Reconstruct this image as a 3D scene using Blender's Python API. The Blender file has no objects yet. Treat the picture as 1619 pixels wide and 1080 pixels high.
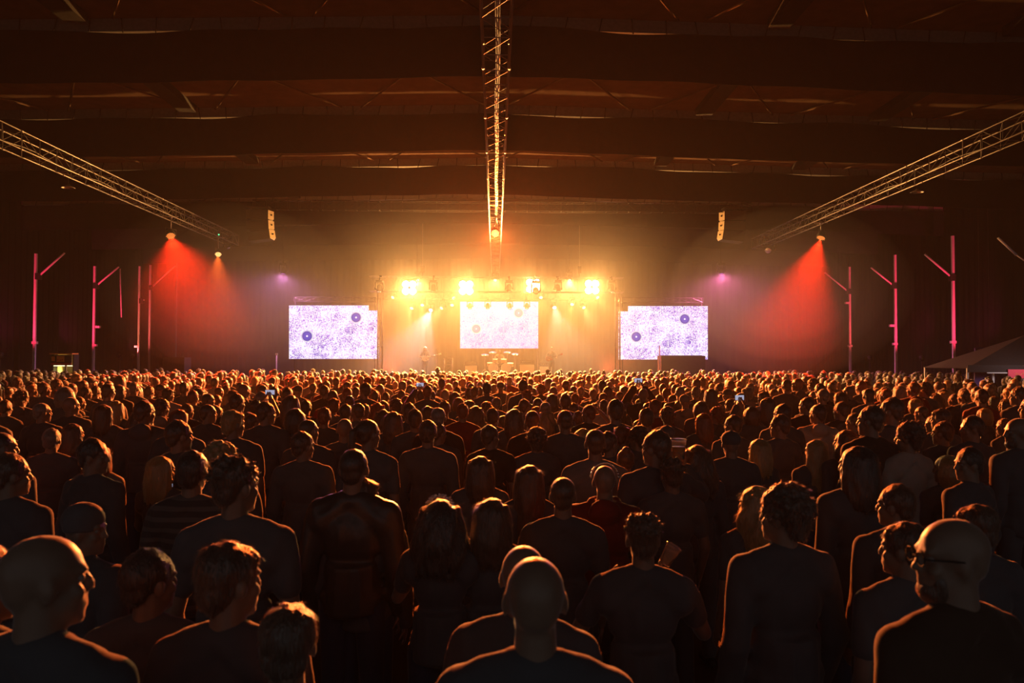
import bpy, bmesh, math, random
import numpy as np
from mathutils import Vector, Matrix, noise
random.seed(7); rng = np.random.default_rng(7)
SC = bpy.context.scene; COL = SC.collection
R = math.radians; PI = math.pi
# ------------------------------------------------------------------ camera
F = 1200.0; HC = 2.28
cd = bpy.data.cameras.new('camera'); cam = bpy.data.objects.new('camera', cd); COL.objects.link(cam)
cd.sensor_width = 36; cd.lens = 36 * F / 1619; cd.clip_start = .05; cd.clip_end = 200
CM = (Matrix.Rotation(-R(1.265), 3, 'Z') @ Matrix.Rotation(R(90 + 1.337), 3, 'X') @ Matrix.Rotation(R(0.17), 3, 'Z'))
cam.matrix_world = Matrix.Translation((0, 0, HC)) @ CM.to_4x4()
cd.dof.use_dof = True; cd.dof.focus_distance = 24; cd.dof.aperture_fstop = 4.0
SC.camera = cam
# ------------------------------------------------------------------ world, exposure
w = bpy.data.worlds.new('world'); SC.world = w; w.use_nodes = True
w.node_tree.nodes['Background'].inputs[0].default_value = (.95, .97, 1.0, 1)
w.node_tree.nodes['Background'].inputs[1].default_value = .10
SC.view_settings.view_transform = 'Standard'; SC.view_settings.look = 'None'
SC.view_settings.exposure = 0.0; SC.view_settings.gamma = 1; SC.view_settings.use_curve_mapping = False
cy = SC.cycles
cy.use_denoising = True; cy.max_bounces = 6; cy.diffuse_bounces = 1; cy.glossy_bounces = 2
cy.transmission_bounces = 4; cy.transparent_max_bounces = 8; cy.volume_bounces = 1
cy.sample_clamp_indirect = 4; cy.sample_clamp_direct = 0
try: cy.denoiser = 'OPENIMAGEDENOISE'
except Exception: pass
HAZE_HALL = 0.0004; HAZE_STAGE = 0.0045
P_BLINDER = 12500; P_WASH = 4500; P_PAR = 15000; P_SPOT = 3000

def at(px, py, Y):
    d = CM @ Vector(((px - 809.5) / F, -(py - 540) / F, -1)); t = Y / d.y
    return Vector((d.x * t, Y, HC + d.z * t))
def at_h(px, py, z):
    d = CM @ Vector(((px - 809.5) / F, -(py - 540) / F, -1)); t = (z - HC) / d.z
    return Vector((d.x * t, d.y * t, z))
CMI = CM.transposed()
def proj(p):
    q = CMI @ (Vector(p) - Vector((0, 0, HC)))
    return (809.5 + F * q.x / -q.z, 540 - F * q.y / -q.z)

# ------------------------------------------------------------------ materials
def mat(name, col, rough=.6, metal=0, spec=.4, sheen=0, sheen_tint=None, emit=None, es=1, var=.25, scale=12, bump=0, stretch=None, alpha=None):
    m = bpy.data.materials.new(name); m.use_nodes = True; nt = m.node_tree; N = nt.nodes; L = nt.links
    b = N['Principled BSDF']
    b.inputs['Roughness'].default_value = rough; b.inputs['Metallic'].default_value = metal
    b.inputs['Specular IOR Level'].default_value = spec
    if sheen:
        b.inputs['Sheen Weight'].default_value = sheen; b.inputs['Sheen Roughness'].default_value = .35
        if sheen_tint: b.inputs['Sheen Tint'].default_value = (*sheen_tint, 1)
    if emit:
        b.inputs['Emission Color'].default_value = (*emit, 1); b.inputs['Emission Strength'].default_value = es
    tc = N.new('ShaderNodeTexCoord'); mp = N.new('ShaderNodeMapping'); nz = N.new('ShaderNodeTexNoise')
    if stretch: mp.inputs['Scale'].default_value = stretch
    nz.inputs['Scale'].default_value = scale; nz.inputs['Detail'].default_value = 3
    L.new(tc.outputs['Object'], mp.inputs[0]); L.new(mp.outputs[0], nz.inputs['Vector'])
    cr = N.new('ShaderNodeMix'); cr.data_type = 'RGBA'
    cr.inputs['A'].default_value = (*[c * (1 - var) for c in col], 1); cr.inputs['B'].default_value = (*[min(1, c * (1 + var)) for c in col], 1)
    L.new(nz.outputs['Fac'], cr.inputs['Factor']); L.new(cr.outputs['Result'], b.inputs['Base Color'])
    if bump:
        bp = N.new('ShaderNodeBump'); bp.inputs['Strength'].default_value = bump; bp.inputs['Distance'].default_value = .01
        L.new(nz.outputs['Fac'], bp.inputs['Height']); L.new(bp.outputs['Normal'], b.inputs['Normal'])
    return m
M = {}
M['floor'] = mat('floor', (.05, .045, .04), .5, scale=2)
M['wall'] = mat('black_drape', (.0048, .0065, .0090), .9, spec=0, scale=6, stretch=(6, 6, .3), bump=.3)
M['roof'] = mat('roof_boards', (.10, .066, .048), .9, spec=0, scale=3)
M['beam'] = mat('beam', (.19, .20, .19), .85, spec=0)
M['cloth'] = mat('border_cloth', (.010, .0135, .0180), .9, spec=0, scale=4)
M['tie'] = mat('tie', (.012, .012, .012), .8)
M['alu'] = mat('aluminium', (.27, .255, .24), .48, metal=.85, var=.1)
M['alu_dark'] = mat('dull_aluminium', (.15, .14, .13), .5, metal=.7, var=.1)
M['black'] = mat('black_metal', (.018, .018, .018), .7, spec=.2)
M['pole'] = mat('painted_column', (.65, .6, .6), .5, var=.1)
M['cable'] = mat('cable', (.05, .045, .04), .45, spec=.6)
M['wood'] = mat('stage_deck', (.06, .05, .045), .5)
M['grille'] = mat('speaker_grille', (.85, .75, .5), .5, var=.15)
M['chrome'] = mat('chrome', (.8, .8, .8), .2, metal=1, var=.05)
M['drum'] = mat('drum_shell', (.5, .35, .2), .3)
M['skinhead'] = mat('drum_head', (.8, .78, .72), .5, var=.05)
M['tent'] = mat('tent_canvas', (.022, .019, .018), .8)
M['tentpole'] = mat('tent_pole', (.8, .78, .76), .5, var=.05)
M['purple'] = mat('purple_curtain', (.10, .05, .22), .8, stretch=(20, 20, .5))
M['pinkbanner'] = mat('pink_banner', (.75, .07, .12), .6, var=.1)
M['white'] = mat('white_paint', (.75, .72, .68), .6, var=.06)
M['kiosk_yellow'] = mat('kiosk_wall', (.75, .62, .22), .6, var=.15)
M['kiosk_red'] = mat('kiosk_red', (.55, .04, .02), .5)
M['kiosk_orange'] = mat('kiosk_orange', (.75, .3, .05), .5)
# people
M['skin'] = mat('skin', (.21, .14, .10), .42, sheen=.6, var=.12, scale=30)
M['skin_dark'] = mat('skin_dark', (.13, .075, .05), .42, sheen=.6, var=.12, scale=30)
def hairm(n, c, s=.5, t=None): return mat(n, c, .34, spec=.8, sheen=min(1, s * 2), sheen_tint=t or tuple(min(1, k * 6 + .15) for k in c), var=.45, scale=60, stretch=(3, 3, .35), bump=.6)
M['hair_dark'] = hairm('hair_dark', (.045, .035, .028))
M['hair_brown'] = hairm('hair_brown', (.08, .05, .033))
M['hair_grey'] = hairm('hair_grey', (.16, .14, .12))
M['hair_blond'] = hairm('hair_blond', (.30, .19, .08), .6)
M['hair_red'] = hairm('hair_red', (.16, .05, .02), .6)
def clothm(n, c, r=.85, v=.3): return mat(n, c, r, spec=.3, sheen=.5, sheen_tint=(.6, .55, .5), var=v, scale=7, bump=.4)
M['black_cloth'] = clothm('black_fabric', (.072, .080, .090))
M['char_cloth'] = clothm('charcoal_fabric', (.095, .10, .108))
M['navy_cloth'] = clothm('navy_fabric', (.07, .075, .09))
M['grey_cloth'] = clothm('grey_fabric', (.17, .16, .15))
M['red_cloth'] = clothm('red_fabric', (.16, .02, .015))
M['white_cloth'] = clothm('pale_fabric', (.30, .28, .25))
M['brown_cloth'] = clothm('brown_fabric', (.055, .035, .022))
M['denim'] = clothm('denim', (.03, .045, .08))
M['leather'] = mat('black_leather', (.05, .046, .042), .38, spec=.5, scale=20, bump=.3)
m = clothm('striped_fabric', (.1, .1, .1)); M['stripe'] = m
nt = m.node_tree; wv = nt.nodes.new('ShaderNodeTexWave'); wv.bands_direction = 'Z'; wv.inputs['Scale'].default_value = 5.5
tc = nt.nodes.new('ShaderNodeTexCoord'); nt.links.new(tc.outputs['Object'], wv.inputs['Vector'])
rp = nt.nodes.new('ShaderNodeValToRGB'); rp.color_ramp.interpolation = 'CONSTANT'
rp.color_ramp.elements[0].color = (.05, .048, .048, 1); rp.color_ramp.elements[1].position = .62; rp.color_ramp.elements[1].color = (.10, .095, .09, 1)
nt.links.new(wv.outputs['Fac'], rp.inputs[0]); nt.links.new(rp.outputs[0], nt.nodes['Principled BSDF'].inputs['Base Color'])
M['eye'] = mat('eye', (.22, .2, .18), .6, var=.02)
M['glitter'] = mat('glitter', (.8, .75, .7), .15, metal=1, var=.2)
M['phone_glow'] = mat('phone_screen', (.1, .1, .1), .3, emit=(.7, .72, 1), es=.5)
def emis(name, col, s):
    m = bpy.data.materials.new(name); m.use_nodes = True; nt = m.node_tree
    nt.nodes.remove(nt.nodes['Principled BSDF']); e = nt.nodes.new('ShaderNodeEmission')
    e.inputs[0].default_value = (*col, 1); e.inputs[1].default_value = s
    nt.links.new(e.outputs[0], nt.nodes['Material Output'].inputs[0]); return m
M['e_blinder'] = emis('blinder_lens', (1, .88, .62), 30)
M['e_warm'] = emis('warm_lens', (1, .72, .30), 3.2)
M['e_white'] = emis('white_lens', (.9, .92, 1), 5)
M['e_orange'] = emis('orange_led', (1, .50, .16), 2.2)
M['e_red'] = emis('red_led', (1, .26, .05), 1.2)
M['e_violet'] = emis('violet_led', (.5, .15, .7), .5)
M['e_green'] = emis('green_led', (.1, 1, .3), 2)
M['e_kiosk'] = emis('kiosk_tube', (1, .9, .5), 1.6)
m = bpy.data.materials.new('clear_plastic'); m.use_nodes = True; b = m.node_tree.nodes['Principled BSDF']
b.inputs['Base Color'].default_value = (.9, .88, .85, 1); b.inputs['Roughness'].default_value = .15; b.inputs['Transmission Weight'].default_value = .9; b.inputs['IOR'].default_value = 1.15
M['plastic'] = m
m = bpy.data.materials.new('beer'); m.use_nodes = True; b = m.node_tree.nodes['Principled BSDF']
b.inputs['Base Color'].default_value = (.8, .38, .05, 1); b.inputs['Roughness'].default_value = .2; b.inputs['Transmission Weight'].default_value = .6; b.inputs['IOR'].default_value = 1.33
M['beer'] = m

# ------------------------------------------------------------------ mesh helpers
def link(name, me, m=None, parent=None, loc=None, rot=None):
    o = bpy.data.objects.new(name, me); COL.objects.link(o)
    if m is not None and me is not None: 
        if not me.materials: me.materials.append(m)
    if parent: o.parent = parent
    if loc is not None: o.location = loc
    if rot is not None: o.rotation_euler = rot
    return o
def tag(o, label=None, cat=None, group=None, kind=None):
    if label: o['label'] = label
    if cat: o['category'] = cat
    if group: o['group'] = group
    if kind: o['kind'] = kind
    return o
def empty(name, loc=(0, 0, 0), rz=0, label=None, cat=None, group=None):
    o = bpy.data.objects.new(name, None); COL.objects.link(o); o.location = loc; o.rotation_euler = (0, 0, rz); o.empty_display_size = .1
    return tag(o, label, cat, group)
class MB:
    def __init__(s): s.v = []; s.f = []; s.sm = []
    def add(s, vs, fs, smooth=False):
        n = len(s.v); s.v += [tuple(v) for v in vs]; s.f += [tuple(n + i for i in f) for f in fs]; s.sm += [smooth] * len(fs)
    def box(s, c, d, rot=None):
        x, y, z = [k / 2 for k in d]; c = Vector(c)
        vs = [Vector((a * x, b * y, e * z)) for a in (-1, 1) for b in (-1, 1) for e in (-1, 1)]
        if rot is not None: vs = [rot @ v for v in vs]
        s.add([v + c for v in vs], [(0, 1, 3, 2), (4, 6, 7, 5), (0, 4, 5, 1), (2, 3, 7, 6), (0, 2, 6, 4), (1, 5, 7, 3)])
    def tube(s, a, b, ra, rb=None, n=8, cap=True):
        rb = ra if rb is None else rb; a = Vector(a); b = Vector(b); d = (b - a)
        if d.length < 1e-6: return
        d.normalize(); u = d.orthogonal().normalized(); v = d.cross(u)
        vs = []
        for p, r in ((a, ra), (b, rb)):
            for i in range(n):
                t = 2 * PI * i / n; vs.append(p + (u * math.cos(t) + v * math.sin(t)) * r)
        fs = [(i, (i + 1) % n, n + (i + 1) % n, n + i) for i in range(n)]
        if cap: fs += [tuple(reversed(range(n))), tuple(range(n, 2 * n))]
        s.add(vs, fs, n > 5)
    def lathe(s, prof, origin=(0, 0, 0), axis=(0, 0, 1), n=16):
        ax = Vector(axis).normalized(); u = ax.orthogonal().normalized(); v = ax.cross(u); o = Vector(origin)
        vs = [o + ax * h + (u * math.cos(2 * PI * i / n) + v * math.sin(2 * PI * i / n)) * r for r, h in prof for i in range(n)]
        fs = [(k * n + i, k * n + (i + 1) % n, (k + 1) * n + (i + 1) % n, (k + 1) * n + i) for k in range(len(prof) - 1) for i in range(n)]
        s.add(vs, fs, True)
    def ell(s, c, r, n=10, rot=None):
        c = Vector(c); vs = []; fs = []
        k = max(4, n // 2 + 1)
        for j in range(k + 1):
            ph = PI * j / k
            for i in range(n):
                t = 2 * PI * i / n; p = Vector((r[0] * math.sin(ph) * math.cos(t), r[1] * math.sin(ph) * math.sin(t), r[2] * math.cos(ph)))
                if rot is not None: p = rot @ p
                vs.append(c + p)
        for j in range(k):
            for i in range(n): fs.append((j * n + i, (j + 1) * n + i, (j + 1) * n + (i + 1) % n, j * n + (i + 1) % n))
        s.add(vs, fs, True)
    def cap(s, a, b, ra, rb, n=10):     # tapered capsule as one closed lathe
        a = Vector(a); b = Vector(b); d = b - a; L = d.length
        if L < 1e-5: s.ell(a, (ra,) * 3, n); return
        pr = [(1e-4, -ra)] + [(ra * math.sin(t), -ra * math.cos(t)) for t in (R(35), R(65))] + [(ra, 0), (rb, L)] + [(rb * math.cos(t), L + rb * math.sin(t)) for t in (R(25), R(55))] + [(1e-4, L + rb)]
        ax = d.normalized(); u = ax.orthogonal().normalized(); v = ax.cross(u)
        vs = [a + ax * h + (u * math.cos(2 * PI * i / n) + v * math.sin(2 * PI * i / n)) * r for r, h in pr for i in range(n)]
        fs = [(k * n + i, k * n + (i + 1) % n, (k + 1) * n + (i + 1) % n, (k + 1) * n + i) for k in range(len(pr) - 1) for i in range(n)]
        fs += [tuple(reversed(range(n))), tuple(range(len(vs) - n, len(vs)))]
        s.add(vs, fs, True)
    def mesh(s, name, m=None):
        me = bpy.data.meshes.new(name); me.from_pydata(s.v, [], s.f); me.polygons.foreach_set('use_smooth', s.sm)
        if m is not None: me.materials.append(m)
        me.update(); return me
    def build(s, name, m, parent=None, loc=None, rot=None): return link(name, s.mesh(name, m), None, parent, loc, rot)
def box_obj(name, c, d, m, parent=None, rot=None):
    b = MB(); b.box((0, 0, 0), d, rot); return b.build(name, m, parent, c)
def struct(o): o['kind'] = 'structure'; return o
def copy_tree(o, parent=None):
    c = o.copy(); COL.objects.link(c); c.parent = parent
    for ch in o.children: copy_tree(ch, c)
    return c

# ------------------------------------------------------------------ lights
def lamp(kind, loc, power, col, target=None, size=.1, angle=60, blend=.6, parent=None, name='lamp'):
    d = bpy.data.lights.new(name, kind); d.energy = power; d.color = col
    if kind == 'SPOT': d.spot_size = R(angle); d.spot_blend = blend; d.shadow_soft_size = size
    elif kind == 'POINT': d.shadow_soft_size = size
    elif kind == 'AREA': d.size = size
    o = bpy.data.objects.new(name, d); COL.objects.link(o); o.location = loc
    if target is not None: o.rotation_euler = (Vector(target) - Vector(loc)).to_track_quat('-Z', 'Y').to_euler()
    return o

# ------------------------------------------------------------------ structure
XW0, XW1, YB, YF, ZR, SL = -22.5, 21.8, 54.0, -6.0, 10.3, .022
struct(box_obj('floor', (-.35, 24, -.05), (44.6, 60, .1), M['floor']))
# pleated side and back drapes (walls)
def pleats(name, a, b, z1, m, depth=.12, step=.45):
    a = Vector(a); b = Vector(b); d = b - a; L = d.length; d.normalize(); nrm = Vector((-d.y, d.x, 0)); n = int(L / step) * 3
    vs = []; k = 0
    for i in range(n + 1):
        p = a + d * (L * i / n) + nrm * depth * (math.sin(i * 2 * PI / 3 + .4 * math.sin(i * .7)) * .5)
        vs += [(p.x, p.y, 0), (p.x, p.y, z1)]
    q = [Vector(v) - nrm * .25 for v in vs]
    fs = [(2 * i, 2 * i + 2, 2 * i + 3, 2 * i + 1) for i in range(n)]
    o = len(vs); fs += [(o + 2 * i, o + 2 * i + 1, o + 2 * i + 3, o + 2 * i + 2) for i in range(n)]
    mb = MB(); mb.add(vs + q, fs, True); return struct(mb.build(name, m))
pleats('wall_left', (XW0, YB, 0), (XW0, YF, 0), ZR - .4, M['wall'])
pleats('wall_right', (XW1, YF, 0), (XW1, YB, 0), ZR - .4, M['wall'])
pleats('wall_back', (XW1, YB, 0), (XW0, YB, 0), ZR + .1, M['wall'])
mb = MB()
for x0, x1 in ((XW0, 0), (0, XW1)):
    z0, z1 = ZR - SL * abs(x0), ZR - SL * abs(x1)
    mb.add([(x0, YF, z0), (x1, YF, z1), (x1, YB, z1), (x0, YB, z0), (x0, YF, z0 + .15), (x1, YF, z1 + .15), (x1, YB, z1 + .15), (x0, YB, z0 + .15)],
           [(0, 1, 2, 3), (4, 7, 6, 5), (0, 4, 5, 1), (2, 6, 7, 3), (0, 3, 7, 4), (1, 5, 6, 2)])
struct(mb.build('ceiling', M['roof']))
BEAMS = [11.1, 17.4, 23.6, 29.9, 36.1, 42.4, 48.6]
def zr(x): return ZR - SL * abs(x)
for k, Y in enumerate(BEAMS):
    # the beam itself and the black border cloth tied under it
    e = MB()
    for x0, x1 in ((XW0 + .1, 0), (0, XW1 - .1)):
        a, b = zr(x0) - .01, zr(x1) - .01
        e.add([(x0, Y + .1, a - .30), (x1, Y + .1, b - .30), (x1, Y + .32, b - .30), (x0, Y + .32, a - .30), (x0, Y + .1, a), (x1, Y + .1, b), (x1, Y + .32, b), (x0, Y + .32, a)],
              [(0, 3, 2, 1), (4, 5, 6, 7), (0, 1, 5, 4), (2, 3, 7, 6), (0, 4, 7, 3), (1, 2, 6, 5)])
    beam = e.build('roof_beam', M['beam'])
    names = ['nearest the camera', 'second from the camera', 'third from the camera', 'fourth from the camera', 'fifth from the camera', 'over the stage truss', 'behind the stage']
    tag(beam, 'pale roof beam spanning the hall, ' + names[k], 'beam', 'roof beams')
    bord = empty('border_cloth', (0, Y, 0), 0, 'black cloth border tied under the roof beam, ' + names[k], 'curtain', 'black cloth borders')
    mb = MB(); n = 150; vs = []; 
    for i in range(n + 1):
        x = XW0 + .15 + (XW1 - XW0 - .3) * i / n
        wob = .035 * math.sin(x * 1.1 + k) + .03 * math.sin(x * .47 + 2 * k) + .05 * noise.noise(Vector((x * .5, k * 3, 0)))
        zt = zr(x) - .30 + wob * .9 - .03; zb = zr(x) - 1.5 + .03 * math.sin(x * .3 + k) + .02 * noise.noise(Vector((x * .4, k * 5, 2)))
        yy = .03 * math.sin(x * 2.3 + k)
        vs += [(x, yy, zb), (x, yy, zt), (x, yy + .02, zb), (x, yy + .02, zt)]
    fs = []
    for i in range(n):
        a = 4 * i; b = a + 4
        fs += [(a, b, b + 1, a + 1), (a + 2, a + 3, b + 3, b + 2), (a + 1, b + 1, b + 3, a + 3), (a, a + 2, b + 2, b)]
    mb.add(vs, fs); mb.build('cloth', M['cloth'], bord)
    tie = MB(); tie.tube((0, 0, 0), (.02, .03, .36), .013, n=5); tm = tie.mesh('tie', M['tie'])
    x = XW0 + .8
    while x < XW1 - .5:
        t = link('tie', tm, None, bord, (x, 0.02, zr(x) - .38)); t.rotation_euler = (0, random.uniform(-.25, .25), 0)
        x += .78 + random.uniform(-.04, .04)
# roof bracing seen in the gaps between the borders
brace = bpy.data.objects.new('roof_bracing', None); COL.objects.link(brace); tag(brace, 'diagonal roof braces seen in the gaps between the black cloths', 'bracing')
for k, Y in enumerate(BEAMS[:-1]):
    for i, xx in enumerate((-13.5, -9.0, -4.5, 0, 4.5, 9.0, 13.5)):
        for s in (-1, 1):
            mb = MB(); a = Vector((xx + s * .3, Y + 6.15, zr(xx) - .1)); b = Vector((xx + s * 3.9, Y + .4, zr(xx + s * 3.9) - .1)); mb.tube(a, b, .03, n=6); mb.build('brace', M['roof'], brace)
    for xx in (-16, -9.5, 6.5, 12.0):
        mb = MB(); mb.box((xx, Y + 3.4, zr(xx) - .12), (.5, 5.4, .22)); mb.build('purlin', M['black'], brace)

# ------------------------------------------------------------------ trusses
def truss(name, a, b, w, h, label, cat='truss', step=.5, r=.021, sideonly=False, group=None, metal=None, lace=None):
    metal = metal or M['alu']; lace = lace or M['alu_dark']
    a = Vector(a); b = Vector(b); L = (b - a).length; d = (b - a).normalized()
    side = d.cross(Vector((0, 0, 1))); 
    if side.length < .1: side = Vector((1, 0, 0)); up = d.cross(side).normalized() * -1
    else: up = Vector((0, 0, 1))
    side.normalize()
    t = empty(name, a, 0, label, cat, group)
    cor = [(-w / 2, 0), (w / 2, 0), (w / 2, -h), (-w / 2, -h)]
    for cx, cz in cor:
        o = side * cx + up * cz; mb = MB(); mb.tube(o, o + d * L, r, n=8)
        n = int(L / 3)
        for i in range(1, n + 1): mb.tube(o + d * (L * i / (n + 1) - .05), o + d * (L * i / (n + 1) + .05), r * 1.5, n=8)
        mb.build('chord', metal, t)
    n = max(2, int(L / step)); rung = MB(); diag = MB(); seg = L / n
    rm = MB(); 
    for i in range(4):
        p = side * cor[i][0] + up * cor[i][1]; q = side * cor[(i + 1) % 4][0] + up * cor[(i + 1) % 4][1]; rm.tube(p, q, r * .5, n=5)
    rmesh = rm.mesh('frame', lace)
    dm = []
    for par in (0, 1):
        m2 = MB()
        for i in range(4):
            p = side * cor[i][0] + up * cor[i][1]; q = side * cor[(i + 1) % 4][0] + up * cor[(i + 1) % 4][1]
            if par: p, q = q, p
            m2.tube(p, q + d * seg, r * .45, n=5)
        dm.append(m2.mesh('lacing', lace))
    for i in range(n + 1):
        link('frame', rmesh, None, t, d * seg * i)
        if i < n: link('lacing', dm[i % 2], None, t, d * seg * i)
    return t
SMOKE = []
ZT, ZTB = HC + 6.07, HC + 5.58
truss('lighting_truss', (0, 5.5, ZT), (0, 53, ZT), .5, .49, 'long aluminium box truss running down the middle of the hall', step=.75)
truss('lighting_truss', (-12.95, 9, ZT), (-12.95, 37.7, ZT), .5, .49, 'aluminium box truss on the left carrying two red lamps', step=.8)
truss('lighting_truss', (13.1, 9, ZT), (13.1, 37.7, ZT), .5, .49, 'aluminium box truss on the right carrying one red lamp', step=.8)
truss('rigging_truss', (-10.8, 34, HC + 7.05), (11.6, 34, HC + 7.05), .35, .4, 'dark cross truss high under the roof from which the speakers hang', step=.5, r=.016, metal=M['black'], lace=M['black'])
p0, p1 = at(585, 438, 38), at(985, 440, 38)
truss('stage_truss', (p0.x, 38, HC + 4.1), (p1.x, 38, HC + 4.1), .5, .74, 'front stage truss carrying the four white blinders', step=.45)
p2, p3 = at(608, 468, 47), at(945, 468, 47)
truss('stage_truss', (p2.x, 47, HC + 4.1), (p3.x, 47, HC + 4.1), .4, .4, 'rear stage truss above the middle screen with small spotlights', step=.5, r=.02)
for px, lb in ((602, 'thin truss leg standing left of the stage'), (976, 'thin truss leg standing right of the stage')):
    p = at(px, 460, 38); truss('truss_tower', (p.x, 38.0, 5.75), (p.x, 38.0, 0.03), .22, .22, lb, 'truss', step=.4, r=.02)
# cable bundle inside the centre truss
mb = MB()
for k, (dx, dz) in enumerate(((0, 0), (.035, .01), (-.03, .012))): 
    for i in range(24):
        mb.tube((.02 + dx + .012 * math.sin(i), 5.7 + i * 1.05, ZTB + .05 + dz), (.02 + dx + .012 * math.sin(i + 1), 5.7 + (i + 1) * 1.05, ZTB + .05 + dz), .016, n=6, cap=False)
tag(mb.build('cable_bundle', M['cable']), 'bundle of shiny cables lying along the middle truss', 'cable')
mb = MB(); 
for i in range(26): mb.tube((.05 + .02 * math.sin(i * 2), 5.7 + i * 1.0, ZTB + .12), (.05 + .02 * math.sin(i * 2 + 2), 6.7 + i * 1.0, ZTB + .12), .012, n=6, cap=False)
tag(mb.build('cable', M['alu']), 'single bright cable running on top of the bundle in the middle truss', 'cable')
for sx, lb in ((-12.95, 'black cable hung along the left truss'), (13.1, 'black cable hung along the right truss')):
    mb = MB()
    for i in range(56):
        f = lambda j: Vector((sx, 9.5 + j * .5, ZTB + .22 - .12 * abs(math.sin(j * .4))))
        mb.tube(f(i), f(i + 1), .016, n=6, cap=False)
    tag(mb.build('cable', M['cable']), lb, 'cable')

# ------------------------------------------------------------------ lamps hung on the trusses
def par(loc, target, col, em, power, angle, label, group=None, drop=.55, r=.19, blend=.9):
    loc = Vector(loc); drop = ZTB - loc.z + .02; d = (Vector(target) - loc).normalized(); rot = d.to_track_quat('-Z', 'Y').to_matrix()
    t = empty('par_lamp', loc, 0, label, 'lamp', group)
    h = MB(); h.lathe([(.001, .30), (r * .55, .30), (r * .85, .22), (r, .1), (r, -.03), (r * .93, -.03), (r * .93, 0)], (0, 0, 0), -d, 20)
    h.build('housing', M['black'], t)
    ln = MB(); u = d.orthogonal().normalized(); v = d.cross(u)
    ln.lathe([(.001, .0), (r * .92, .0)], (0, 0, 0), d, 20); ln.build('lens_plate', M['black'], t)
    dots = MB(); s = r * .245
    for i in range(-4, 5):
        for j in range(-4, 5):
            p = u * ((i + .5 * (j % 2)) * s) + v * (j * s * .87)
            if p.length < r * .86: dots.lathe([(.001, .012), (s * .36, .008), (s * .46, .001)], p, d, 8)
    dots.build('led_lens', em, t)
    y = MB(); y.tube(u * r * 1.12, u * r * 1.12 + Vector((0, 0, .28)), .014, n=6); y.tube(-u * r * 1.12, -u * r * 1.12 + Vector((0, 0, .28)), .014, n=6)
    y.tube(u * r * 1.12 + Vector((0, 0, .28)), -u * r * 1.12 + Vector((0, 0, .28)), .014, n=6); y.build('yoke', M['black'], t)
    c = MB(); c.tube((0, 0, .28), (0, 0, drop), .02, n=8); c.tube((-.28, 0, drop), (.28, 0, drop), .022, n=8); c.tube((-.04, 0, drop), (.04, 0, drop), .05, n=8); c.build('clamp', M['alu'], t)
    L = lamp('SPOT', d * .06, power, col, d * 5, .03, angle, 1.0, name='beam'); L.parent = t
    return t
RED = (1, .022, .004); ORANGE = (1, .13, .016)
pr = at(1298, 376, 30.5); pl = at(270, 373, 30.2); pl2 = at(345, 402, 35.4); pc = at(783, 369, 29.7)
par(pr, (pr.x - 3.4, pr.y - 2.5, 0), RED, M['e_red'], P_PAR * 1.5, 58, 'red LED lamp glowing under the right truss with a wide red beam')
par(pl, (pl.x + 4.0, pl.y - 5.5, 0), RED, M['e_red'], P_PAR * 1.5, 66, 'bright red LED lamp under the left truss, nearer of two')
par(pl2, (pl2.x + 1.6, pl2.y - 4.5, 2), ORANGE, M['e_orange'], P_PAR * .8, 44, 'small orange LED lamp at the far end of the left truss', r=.16)
par(pc, (pc.x, pc.y - 12, 0), ORANGE, M['e_orange'], P_PAR * 5.2, 112, 'orange LED lamp glowing under the middle truss')

def blinder(px, py, Y, label):
    p = at(px, py, Y); t = empty('blinder', p, 0, label, 'lamp', 'blinders on the front stage truss'); s = .17
    h = MB(); h.box((0, .08, 0), (.68, .16, .68)); h.build('housing', M['black'], t)
    lm = MB(); lm.lathe([(.001, .03), (.13, .022), (.168, 0)], (0, 0, 0), (0, -1, 0), 16); lm = lm.mesh('lens', M['e_blinder'])
    for a in (-1, 1):
        for b in (-1, 1): link('lens', lm, None, t, (a * s, 0, b * s))
    y = MB(); y.tube((-.37, .08, 0), (-.37, .08, .42), .015, n=6); y.tube((.37, .08, 0), (.37, .08, .42), .015, n=6); y.tube((-.37, .08, .42), (.37, .08, .42), .015, n=6); y.build('yoke', M['black'], t)
    L = lamp('SPOT', (0, -.12, 0), P_BLINDER, (1, .43, .10), (0, -6, -1.6), .15, 160, .9, name='beam'); L.parent = t
    return t
blinder(647, 455, 37.6, 'square white blinder at the left end of the stage truss')
blinder(737, 455, 37.6, 'square white blinder just left of the middle screen')
blinder(843, 452, 37.9, 'white blinder half hidden behind a round moving light')
blinder(936, 454, 37.6, 'largest white blinder at the right end of the stage truss')

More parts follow.
